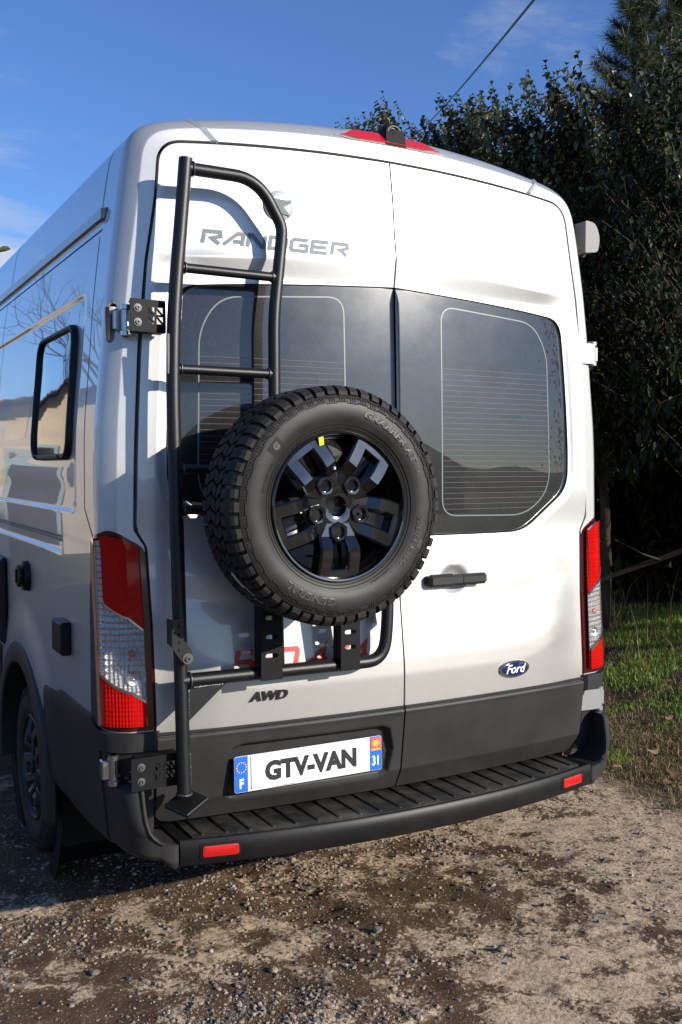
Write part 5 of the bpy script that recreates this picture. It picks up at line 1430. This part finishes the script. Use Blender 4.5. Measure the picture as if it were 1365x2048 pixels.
for i, (x, y, pi_, s_, rz) in enumerate(spots):
    first = i == [a for a, q in enumerate(spots) if q[2] == pi_][0]
    o = protos[pi_] if first else copy_tree(protos[pi_])
    o.location = (x, y, gh(x, y)); o.scale = (1, 1.0, s_); o.rotation_euler.z = R([0, 5, -6][rz])
    nth = ['first', 'second', 'third', 'fourth', 'fifth', 'sixth', 'seventh', 'eighth', 'ninth']
    front = [k for k, q in enumerate(spots) if q[0] < 5]; back = [k for k, q in enumerate(spots) if q[0] >= 5]
    if i < 2: lab = hl[i]
    elif i in front: lab = 'laurel of the hedge front, ' + nth[front.index(i)] + ' tree back from the verge end'
    else: lab = 'laurel leafy to the ground in the rows behind the hedge front, ' + nth[back.index(i)] + ' from the drive'
    tag(o, lab, 'tree', 'laurel trees of the tall hedge')
# pines behind the hedge
def pine(seed, H, loc, label):
    rs = np.random.RandomState(seed); root = empty('pine_tree', loc, label, 'tree', 'pine trees behind the hedge')
    b = MB(); b.tube([(0, 0, -.3), (.05, .03, H * .5), (.02, -.02, H - .2)], [.16, .10, .02], 8); 
    V = []; F = []
    def tuft(p, d, n, L):
        d = d / np.linalg.norm(d)
        for k in range(n):
            q = d * rs.uniform(.3, 1.1) + rs.randn(3) * .62; q /= np.linalg.norm(q); s_ = np.cross(q, rs.randn(3)); s_ /= np.linalg.norm(s_); s_ *= .0042
            a = np.array(p) - d * rs.uniform(0, .16); c = len(V); e = a + q * L * rs.uniform(.7, 1.1) - np.array([0, 0, .02])
            V.extend([a + s_, a - s_, e]); F.append((c, c + 1, c + 2))
    for w in range(9):
        z = H - .10 - w * .24; nb = 5; R_ = .20 + .065 * w
        for k in range(nb):
            a = k * 2 * math.pi / nb + w * .7 + rs.uniform(-.2, .2); r_ = R_ * rs.uniform(.75, 1.1)
            e = np.array([math.cos(a) * r_, math.sin(a) * r_, z + .28 * r_ + .12]); s0 = np.array([.02, 0, z])
            b.tube([s0, (s0 + e) / 2 - [0, 0, .04], e], [.022, .014, .006], 5)
            for t in np.linspace(.35, 1, 4 + w // 2): tuft(s0 * (1 - t) + e * t, np.array([math.cos(a) * .6, math.sin(a) * .6, .8]), 75, .23)
    tuft((0, 0, H), np.array([0, 0, 1.]), 160, .2); tuft((0, 0, H - .2), np.array([.1, 0, 1.]), 160, .22)
    mesh('crown', np.array(V) + np.array(loc), F, 'pine_needle', root, smooth=False)
    b.build('trunk', 'pine_bark', root, xf=Matrix.Translation(loc))
pine(4, 7.75, (8.0, 6.95, .45), 'taller pine with long needles rising behind the hedge')
pine(9, 7.55, (8.55, 6.75, .3), 'shorter pine half hidden beside the taller one behind the hedge')
# low plants seen between the stems: field shrubs beyond the hedge
def shrub(name, loc, rx, rz, n, L, label, seed, m='far_leaf', group='sunlit shrubs beyond the hedge'):
    rs = np.random.RandomState(seed); root = empty(name, loc, label, 'shrub', group); Lv = Leaves(); b = MB()
    for k in range(n):
        v = rs.randn(3); v /= np.linalg.norm(v); q = np.array([v[0] * rx, v[1] * rx, rz * (.9 + v[2] * .85)]) * rs.uniform(.6, 1.0)
        Lv.add(np.array(loc) + q, rs.randn(3) + [0, 0, .3], np.array([0, 0, 1.]) + .3 * rs.randn(3), L * rs.uniform(.7, 1.2), L * .3, rs.uniform(.2, 1.2))
    mesh('crown', Lv.V, Lv.F, m, root)
    for k in range(5):
        a = k * 1.26; b.tube([np.array(loc) + [0, 0, -.1], np.array(loc) + [rx * .4 * math.cos(a), rx * .4 * math.sin(a), rz], np.array(loc) + [rx * .6 * math.cos(a), rx * .6 * math.sin(a), rz * 1.5]], [.03, .02, .008], 5)
    b.build('stem', 'bark', root)
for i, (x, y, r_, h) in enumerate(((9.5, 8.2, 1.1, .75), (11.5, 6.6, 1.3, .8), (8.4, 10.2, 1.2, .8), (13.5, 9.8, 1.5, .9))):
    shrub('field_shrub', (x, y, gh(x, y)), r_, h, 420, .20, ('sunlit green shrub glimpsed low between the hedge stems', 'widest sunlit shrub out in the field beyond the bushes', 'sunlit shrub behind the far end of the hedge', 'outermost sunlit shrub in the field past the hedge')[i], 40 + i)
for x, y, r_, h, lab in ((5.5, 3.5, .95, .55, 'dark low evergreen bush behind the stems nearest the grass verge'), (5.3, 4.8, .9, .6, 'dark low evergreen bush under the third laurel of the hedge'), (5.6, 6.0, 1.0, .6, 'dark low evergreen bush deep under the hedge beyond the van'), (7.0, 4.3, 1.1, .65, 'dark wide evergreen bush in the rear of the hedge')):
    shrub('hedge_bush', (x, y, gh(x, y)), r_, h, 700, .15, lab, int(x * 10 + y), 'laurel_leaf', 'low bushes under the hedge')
# tree far ahead of the van, its tip just clears the roof line
def broad_tree(name, loc, H, rx, n, L, label, seed, m='far_leaf', group=None, bare=False):
    rs = np.random.RandomState(seed); root = empty(name, loc, label, 'tree', group); b = MB(); L0 = np.array(loc, float); Lv = Leaves()
    def grow(p, d, l, r_, dep):
        e = p + d * l; b.tube([p, (p + e) / 2 + rs.randn(3) * l * .05, e], [r_, r_ * .8, r_ * .62], 6 if dep < 2 else 4, False)
        if dep >= (6 if bare else 4): return
        for k in range(3 if dep < 2 else 2):
            q = d + rs.randn(3) * .42 + [0, 0, .10]; grow(e, q / np.linalg.norm(q), l * rs.uniform(.66, .86), r_ * .6, dep + 1)
    grow(L0 - [0, 0, .3], np.array([0, 0, 1.]), H * .32, H * .022, 0)
    b.build('trunk', 'bark', root, sharp=None)
    if not bare:
        cl = [L0 + [rs.randn() * rx * .45, rs.randn() * rx * .45, H * (.62 + .16 * rs.randn())] for _ in range(16)]
        for k in range(n):
            c = cl[k % 16]; v = rs.randn(3) * rx * .26; p = c + v
            if p[2] > L0[2] + H: p[2] = L0[2] + H - rs.rand()
            Lv.add(p, rs.randn(3), np.array([0, 0, 1.]) + .4 * rs.randn(3), L * rs.uniform(.7, 1.2), L * .32, rs.uniform(0, 1.2))
        mesh('crown', Lv.V, Lv.F, m, root)
broad_tree('field_tree', (1.50, 18.4, 0), 5.60, 1.6, 1500, .28, 'pale leafed tree ahead of the van, its tip showing past the roof', 71, 'young_leaf')
# overhead cable
b = MB(); A = Vector((3.441, 3.527, 5.423)); B_ = Vector((9.479, 14.091, 8.673)); d = (B_ - A) / 12.6
# a slack line: ends high up outside the picture and far behind the hedge
P = []
for t in np.linspace(0, 1, 40):
    q = A + (B_ - A) * (t * 2.6 - .6); q.z += .5 * ((t * 2.6 - .6) * (t * 2.6 - 1.6)) * .25; P.append(q)
b.tube(P, .011, 8); cb = b.build('overhead_cable', 'cable_black', None, sharp=None); tag(cb, 'black cable slung across the sky above the hedge', 'cable')
# ------------------------------------------------------------------ verge: grass, dead stalks, leaves, branch
def blades(name, n, m, fn, hmin, hmax, wid, seed, lean=.5):
    rs = np.random.RandomState(seed); pts = fn(rs, n); n = len(pts)
    x, y = pts[:, 0], pts[:, 1]; z = gz(x, y); h = rs.uniform(hmin, hmax, n) * pts[:, 2]
    a = rs.uniform(0, 2 * math.pi, n); l = rs.uniform(.1, 1, n) * lean * h; a2 = rs.uniform(0, 2 * math.pi, n)
    wx, wy = np.cos(a) * wid, np.sin(a) * wid; lx, ly = np.cos(a2) * l, np.sin(a2) * l
    V = np.empty((n, 5, 3))
    V[:, 0] = np.stack([x - wx, y - wy, z - .01], -1); V[:, 1] = np.stack([x + wx, y + wy, z - .01], -1)
    V[:, 2] = np.stack([x - wx * .8 + lx * .35, y - wy * .8 + ly * .35, z + h * .6], -1); V[:, 3] = np.stack([x + wx * .8 + lx * .35, y + wy * .8 + ly * .35, z + h * .6], -1)
    V[:, 4] = np.stack([x + lx, y + ly, z + h * (1 - .3 * (l / (h + 1e-6)) ** 2)], -1)
    i = np.arange(n) * 5
    F = np.concatenate([np.stack([i, i + 1, i + 3, i + 2], -1).tolist(), []]) if False else [(k, k + 1, k + 3, k + 2) for k in i.tolist()] + [(k + 2, k + 3, k + 4) for k in i.tolist()]
    return tag(mesh(name, V.reshape(-1, 3), F, m, None, smooth=False), None, None, None, 'stuff')
def green(rs, n):
    x = 1.7 + 5.0 * rs.rand(n) ** 1.25; y = -.6 + 8.5 * rs.rand(n) ** 1.1
    v = verge(x, y); p = fbm(x * 1.5, y * 1.9, 3, 77); band = sm(x + .35 * (fbm(x * 1.2, y * 1.2, 2, 41) - .5), 2.55, 2.95) + .75 * np.exp(-((x - 2.0 - .08 * np.sin(y * 2)) / .10) ** 2) * (fbm(y * 2.2, x, 2, 19) > .45) + .035
    keep = rs.rand(n) < v * np.clip(band, 0, 1) * sm(p, .42, .58) * (1 - .75 * sm(x, 4.2, 5.4))
    k = keep; return np.stack([x[k], y[k], .55 + .7 * p[k]], -1)
def dry(rs, n):
    x = 1.50 + 3.2 * rs.rand(n) ** 1.3; y = -.8 + 7.0 * rs.rand(n) ** 1.2; v = verge(x + .22 * rs.rand(n), y) * (1 - .6 * sm(x, 2.5, 2.9)); p = fbm(x * 2.1 + 9, y * 2.3, 3, 55)
    keep = rs.rand(n) < v * sm(p, .18, .42); return np.stack([x[keep], y[keep], .5 + .9 * p[keep]], -1)
blades('verge_grass', 190000, 'grass_blade', green, .022, .060, .0022, 5, 1.1)
blades('dead_grass', 130000, 'dry_blade', dry, .012, .048, .0018, 6, 2.2)
def sprigs(rs, n):
    x = -1.9 + 3.9 * rs.rand(n); y = -1.2 + 2.6 * rs.rand(n); p = fbm(x * 3.3, y * 3.3, 3, 91); keep = rs.rand(n) < sm(p, .63, .72) * .6
    return np.stack([x[keep], y[keep], .4 + .5 * p[keep]], -1)
blades('drive_weeds', 9000, 'dry_blade', sprigs, .008, .026, .0016, 8, 2.5)
def stalks(rs, n):
    x = 3.2 + 1.6 * rs.rand(n); y = .9 + 6 * rs.rand(n); return np.stack([x, y, np.ones(n)], -1)
blades('dead_stalks', 260, 'dry_blade', stalks, .20, .60, .0022, 9, .8)
mat('dead_leaf', (.15, .085, .048), .75, var=(30, .35), spec=.3)
mat('dead_leaf_pale', (.30, .20, .12), .75, var=(30, .3), spec=.3)
def dead_leaf(x, y, s_, rz, m, seed):
    rs = np.random.RandomState(seed); n = 9; V = []
    for i in range(n):
        t = i / (n - 1); w = math.sin(math.pi * t ** .8) * .42 * (1 + .25 * (i % 2)) * s_
        cz = .10 * s_ * math.sin(math.pi * t) * (1 + .4 * rs.randn()) + .012
        V += [((t - .5) * s_, w, cz + .30 * w * rs.uniform(.4, 1.3)), ((t - .5) * s_, 0, cz - .0), ((t - .5) * s_, -w, cz + .30 * w * rs.uniform(.4, 1.3))]
    o = mesh('fallen_leaf', V, grid_faces(n, 3), m, None, sharp=50); o.location = (x, y, gh(x, y) + .022); o.rotation_euler = (R(rs.uniform(-12, 12)), R(rs.uniform(-12, 12)), rz)
    tag(o, 'curled brown dead leaf lying on the grass verge', 'leaf', 'fallen leaves on the verge')
for i, (x, y, s_, m) in enumerate(((3.20, 1.75, .10, 'dead_leaf'), (2.28, 1.02, .11, 'dead_leaf_pale'), (2.62, .92, .13, 'dead_leaf_pale'), (2.10, .70, .12, 'dead_leaf'), (2.45, 1.55, .09, 'dead_leaf'), (1.98, .62, .10, 'dead_leaf'), (2.75, 1.35, .10, 'dead_leaf'), (1.95, .95, .08, 'dead_leaf_pale'), (2.05, 1.2, .10, 'dead_leaf'), (2.9, 2.5, .1, 'dead_leaf_pale'))):
    dead_leaf(x, y, s_ * .6, i * 1.3, m, i)
b = MB(); b.tube([(4.75, 1.9, 1.35), (4.2, 2.4, 1.05), (3.75, 2.9, .78), (3.35, 3.4, .48)], [.028, .026, .020, .008], 7); b.tube([(4.0, 2.62, .92), (3.75, 2.55, .98), (3.5, 2.6, 1.10)], [.010, .007, .003], 5)
br_ = b.build('fallen_branch', 'bark', None); tag(br_, 'thin fallen branch leaning against the stems of the hedge', 'branch')
# ------------------------------------------------------------------ stones on the drive
mat('stone_grey', (.165, .138, .112), .85, var=(30, .2)); mat('stone_pale', (.34, .285, .225), .85, var=(30, .2)); mat('stone_tan', (.30, .23, .16), .85, var=(30, .25)); mat('stone_dark', (.09, .085, .08), .8, var=(30, .2))
import bmesh
_bm = bmesh.new(); bmesh.ops.create_icosphere(_bm, subdivisions=1, radius=1.0); ICO = np.array([v.co[:] for v in _bm.verts]); ICF = [tuple(v.index for v in f.verts) for f in _bm.faces]; _bm.free()
def pebbles(name, n, smin, smax, fn, seed):
    rs = np.random.RandomState(seed); pts = fn(rs, n); n = len(pts); z = gz(pts[:, 0], pts[:, 1])
    s_ = smin * (smax / smin) ** (rs.rand(n) ** 2.4)
    Vv = np.repeat(ICO[None], n, 0) * rs.uniform(.72, 1.18, (n, 12, 1)) * rs.uniform(.6, 1.2, (n, 1, 3)) * np.array([1, 1, .62])
    a = rs.uniform(0, 6.28, n); c, q = np.cos(a)[:, None], np.sin(a)[:, None]
    X_ = Vv[..., 0] * c - Vv[..., 1] * q; Y_ = Vv[..., 0] * q + Vv[..., 1] * c
    P = np.stack([X_, Y_, Vv[..., 2]], -1) * s_[:, None, None] + np.stack([pts[:, 0], pts[:, 1], z + s_ * .22], -1)[:, None]
    F = np.array(ICF)[None] + (np.arange(n) * 12)[:, None, None]; mi = np.repeat(rs.choice(4, n, p=[.36, .26, .26, .12]), 20)
    return tag(mesh(name, P.reshape(-1, 3), F.reshape(-1, 3).tolist(), ['stone_grey', 'stone_pale', 'stone_tan', 'stone_dark'], None, True, 30, mi), None, None, None, 'stuff')
def peb(rs, n):
    x = -2.1 + 4.6 * rs.rand(n); y = -1.5 + 3.6 * rs.rand(n) ** 1.2
    g = fbm(x * 1.7 + 3, y * 1.7, 3, 14); zone = np.exp(-(((x + .70) / .60) ** 2 + ((y + .30) / .6) ** 2)) * 1.2 + .12 + .25 * sm(g, .5, .68)
    k = rs.rand(n) < zone * (1 - verge(x, y)) * sm(g, .22, .55) ; return np.stack([x[k], y[k]], -1)
pebbles('gravel', 230000, .0020, .0115, peb, 3)
def grit(rs, n):
    x = -2.1 + 4.3 * rs.rand(n); y = -1.4 + 3.2 * rs.rand(n); k = rs.rand(n) < (1 - verge(x, y)); return np.stack([x[k], y[k]], -1)
pebbles('loose_grit', 8000, .0018, .0055, grit, 4)
st_l = ['round pale pebble at the edge of the sandy patch by the left of the gravel'] 
stones = [(-1.04, .20, .021, 'stone_grey', 'rounded grey cobble on the drive beside the sandy patch'), (-.085, .02, .024, 'stone_grey', 'angular grey stone on the brown mud between the wheel tracks'), (-.52, -.05, .020, 'stone_tan', 'tan stone on the gravel just behind the bumper'), (-.88, -.26, .022, 'stone_grey', 'flat grey stone in the thick of the gravel'), (-.62, -.45, .030, 'stone_pale', 'large pale stone at the near edge of the gravel'), (.22, -.30, .020, 'stone_tan', 'brown stone alone on the bare mud'), (.55, .28, .020, 'stone_grey', 'blue grey stone on the sandy concrete'), (.38, -.45, .016, 'stone_tan', 'small ochre stone on the mud at the front of the drive')]
for i, (x, y, s_, m, lab) in enumerate(stones):
    _bm = bmesh.new(); bmesh.ops.create_icosphere(_bm, subdivisions=2, radius=1.0); V = np.array([v.co[:] for v in _bm.verts]); F = [tuple(v.index for v in f.verts) for f in _bm.faces]; _bm.free()
    q = 1 + .42 * (fbm(V[:, 0] * 1.9 + i * 9, V[:, 1] * 1.9 + V[:, 2] * 2.3, 3, i) - .5) * 2
    V = V * q[:, None] * np.array([1.15, .9, .52]) * s_ * .72
    o = mesh('stone', V, F, m, None, False); o.location = (x, y, gh(x, y) + s_ * .3); o.rotation_euler = (0, 0, i * 1.1); tag(o, lab, 'stone', 'larger stones on the drive')
# ------------------------------------------------------------------ what the paint and the glass reflect: farmhouse, bare tree, hills, trees
mat('render_beige', (.52, .42, .31), .9, var=(3, .12)); mat('render_pale', (.60, .52, .44), .9, var=(3, .12)); mat('roof_tile', (.26, .085, .045), .85, var=(6, .3)); mat('shutter', (.30, .36, .36), .6); mat('house_glass', (.02, .02, .025), .1); mat('eave_wood', (.06, .04, .03), .8)
def house(loc, W_, D_, H, label, m, rise=1.1, nwin=3):
    root = empty('farmhouse', loc, label, 'house'); L0 = np.array(loc)
    b = MB(); b.prism([(-W_ / 2, -.2), (W_ / 2, -.2), (W_ / 2, H), (0, H + rise), (-W_ / 2, H)], 0, D_); b.build('wall', m, root, xf=Matrix.Translation(loc), smooth=False)
    b = MB()
    for s_ in (-1, 1):
        n = int(math.hypot(W_ / 2 + .5, rise) / .3)
        for i in range(n):
            t0, t1 = i / n, (i + 1) / n; xa, xb = s_ * (W_ / 2 + .45) * (1 - t0), s_ * (W_ / 2 + .45) * (1 - t1); za, zb = H - .1 + (rise + .16) * t0, H - .1 + (rise + .16) * t1
            b.add([(xa, -.5, za + .05), (xb, -.5, zb), (xb, D_ + .4, zb), (xa, D_ + .4, za + .05), (xa, -.5, za - .02), (xa, D_ + .4, za - .02)], [(0, 1, 2, 3), (0, 3, 5, 4)])
    b.build('roof', 'roof_tile', root, xf=Matrix.Translation(loc), smooth=False)
    for k in range(nwin):
        x = -W_ / 2 + W_ * (k + .5) / nwin; z0_, hh = (0, 2.1) if k == 1 else (.95, 1.15)
        b = MB(); b.box((x, -.02, z0_ + hh / 2), (1.0, .10, hh + .14)); f_ = b.build('window' if k != 1 else 'door', 'shutter', root, xf=Matrix.Translation(loc), smooth=False)
        b = MB(); b.box((x, -.06, z0_ + hh / 2), (.82, .06, hh)); b.build('pane', 'house_glass', f_, xf=Matrix.Translation(loc), smooth=False)
house((-4.6, 15.0, 0), 3.6, 8, 3.0, 'tall beige rendered farmhouse gable with tiled roof facing the van', 'render_beige', .8, 2)
house((-9.8, 17.5, 0), 6.6, 7, 2.3, 'long low pale farm building with tiled roof next to the beige gable', 'render_pale', 1.0, 3)
house((-19.5, 15.5, 0), 9, 8, 2.9, 'wide beige barn at the end of the row of farm buildings', 'render_beige', 1.4, 4)
broad_tree('bare_tree', (-8.5, 26, 0), 8.5, 2, 0, .2, 'leafless winter tree behind the low farm building', 13, bare=True)
for i, (x, y, H, rx) in enumerate(((14.0, -6.3, 7.6, 2.2), (17.5, -9.6, 7.5, 2.4), (11.4, -3.1, 6.6, 2.0), (22, -13, 8, 2.6))):
    broad_tree('roadside_tree', (x, y, 0), H, rx, 4200, .19, ('evergreen tree across the lane, second in the row', 'evergreen tree across the lane, third in the row', 'smaller evergreen tree across the lane at the hedge end of the row', 'tallest evergreen tree across the lane, furthest away')[i], 90 + i, 'far_leaf', 'trees across the lane')
house((24, -46, 0), 15, 9, 2.9, 'long low farmhouse across the field behind the viewer', 'render_pale', 1.9, 4)
hx = np.linspace(-420, 420, 900); P = []
for t, (dy, k) in enumerate(((0, 0), (25, .55), (60, 1), (140, .9), (260, 0))):
    P.append([(x, -190 - dy, -1 + k * (4.5 + 9 * fbm(np.array([x * .022 + 5]), np.array([1.3]), 6, 3)[0] + 1.5 * vnoise(np.array([x * .33 + 50 * k]), np.array([.5 + k]), 5)[0] + .9 * vnoise(np.array([x * .8 + 50 * k]), np.array([.5 + k]), 6)[0])) for x in hx])
mat('hill_wood', (.035, .045, .022), .95, var=(.2, .4)); hills = grid('hills', P, 'hill_wood', sharp=None); tag(hills, kind='structure')
P = []
for t, (dy, k) in enumerate(((0, 0), (25, .55), (60, 1), (140, .9), (260, 0))):
    P.append([(x, 240 + dy, -1 + k * (3.5 + 9 * fbm(np.array([x * .012 + 15]), np.array([4.3]), 4, 8)[0])) for x in hx])
hills2 = grid('hills', P, 'hill_wood', sharp=None); tag(hills2, kind='structure')
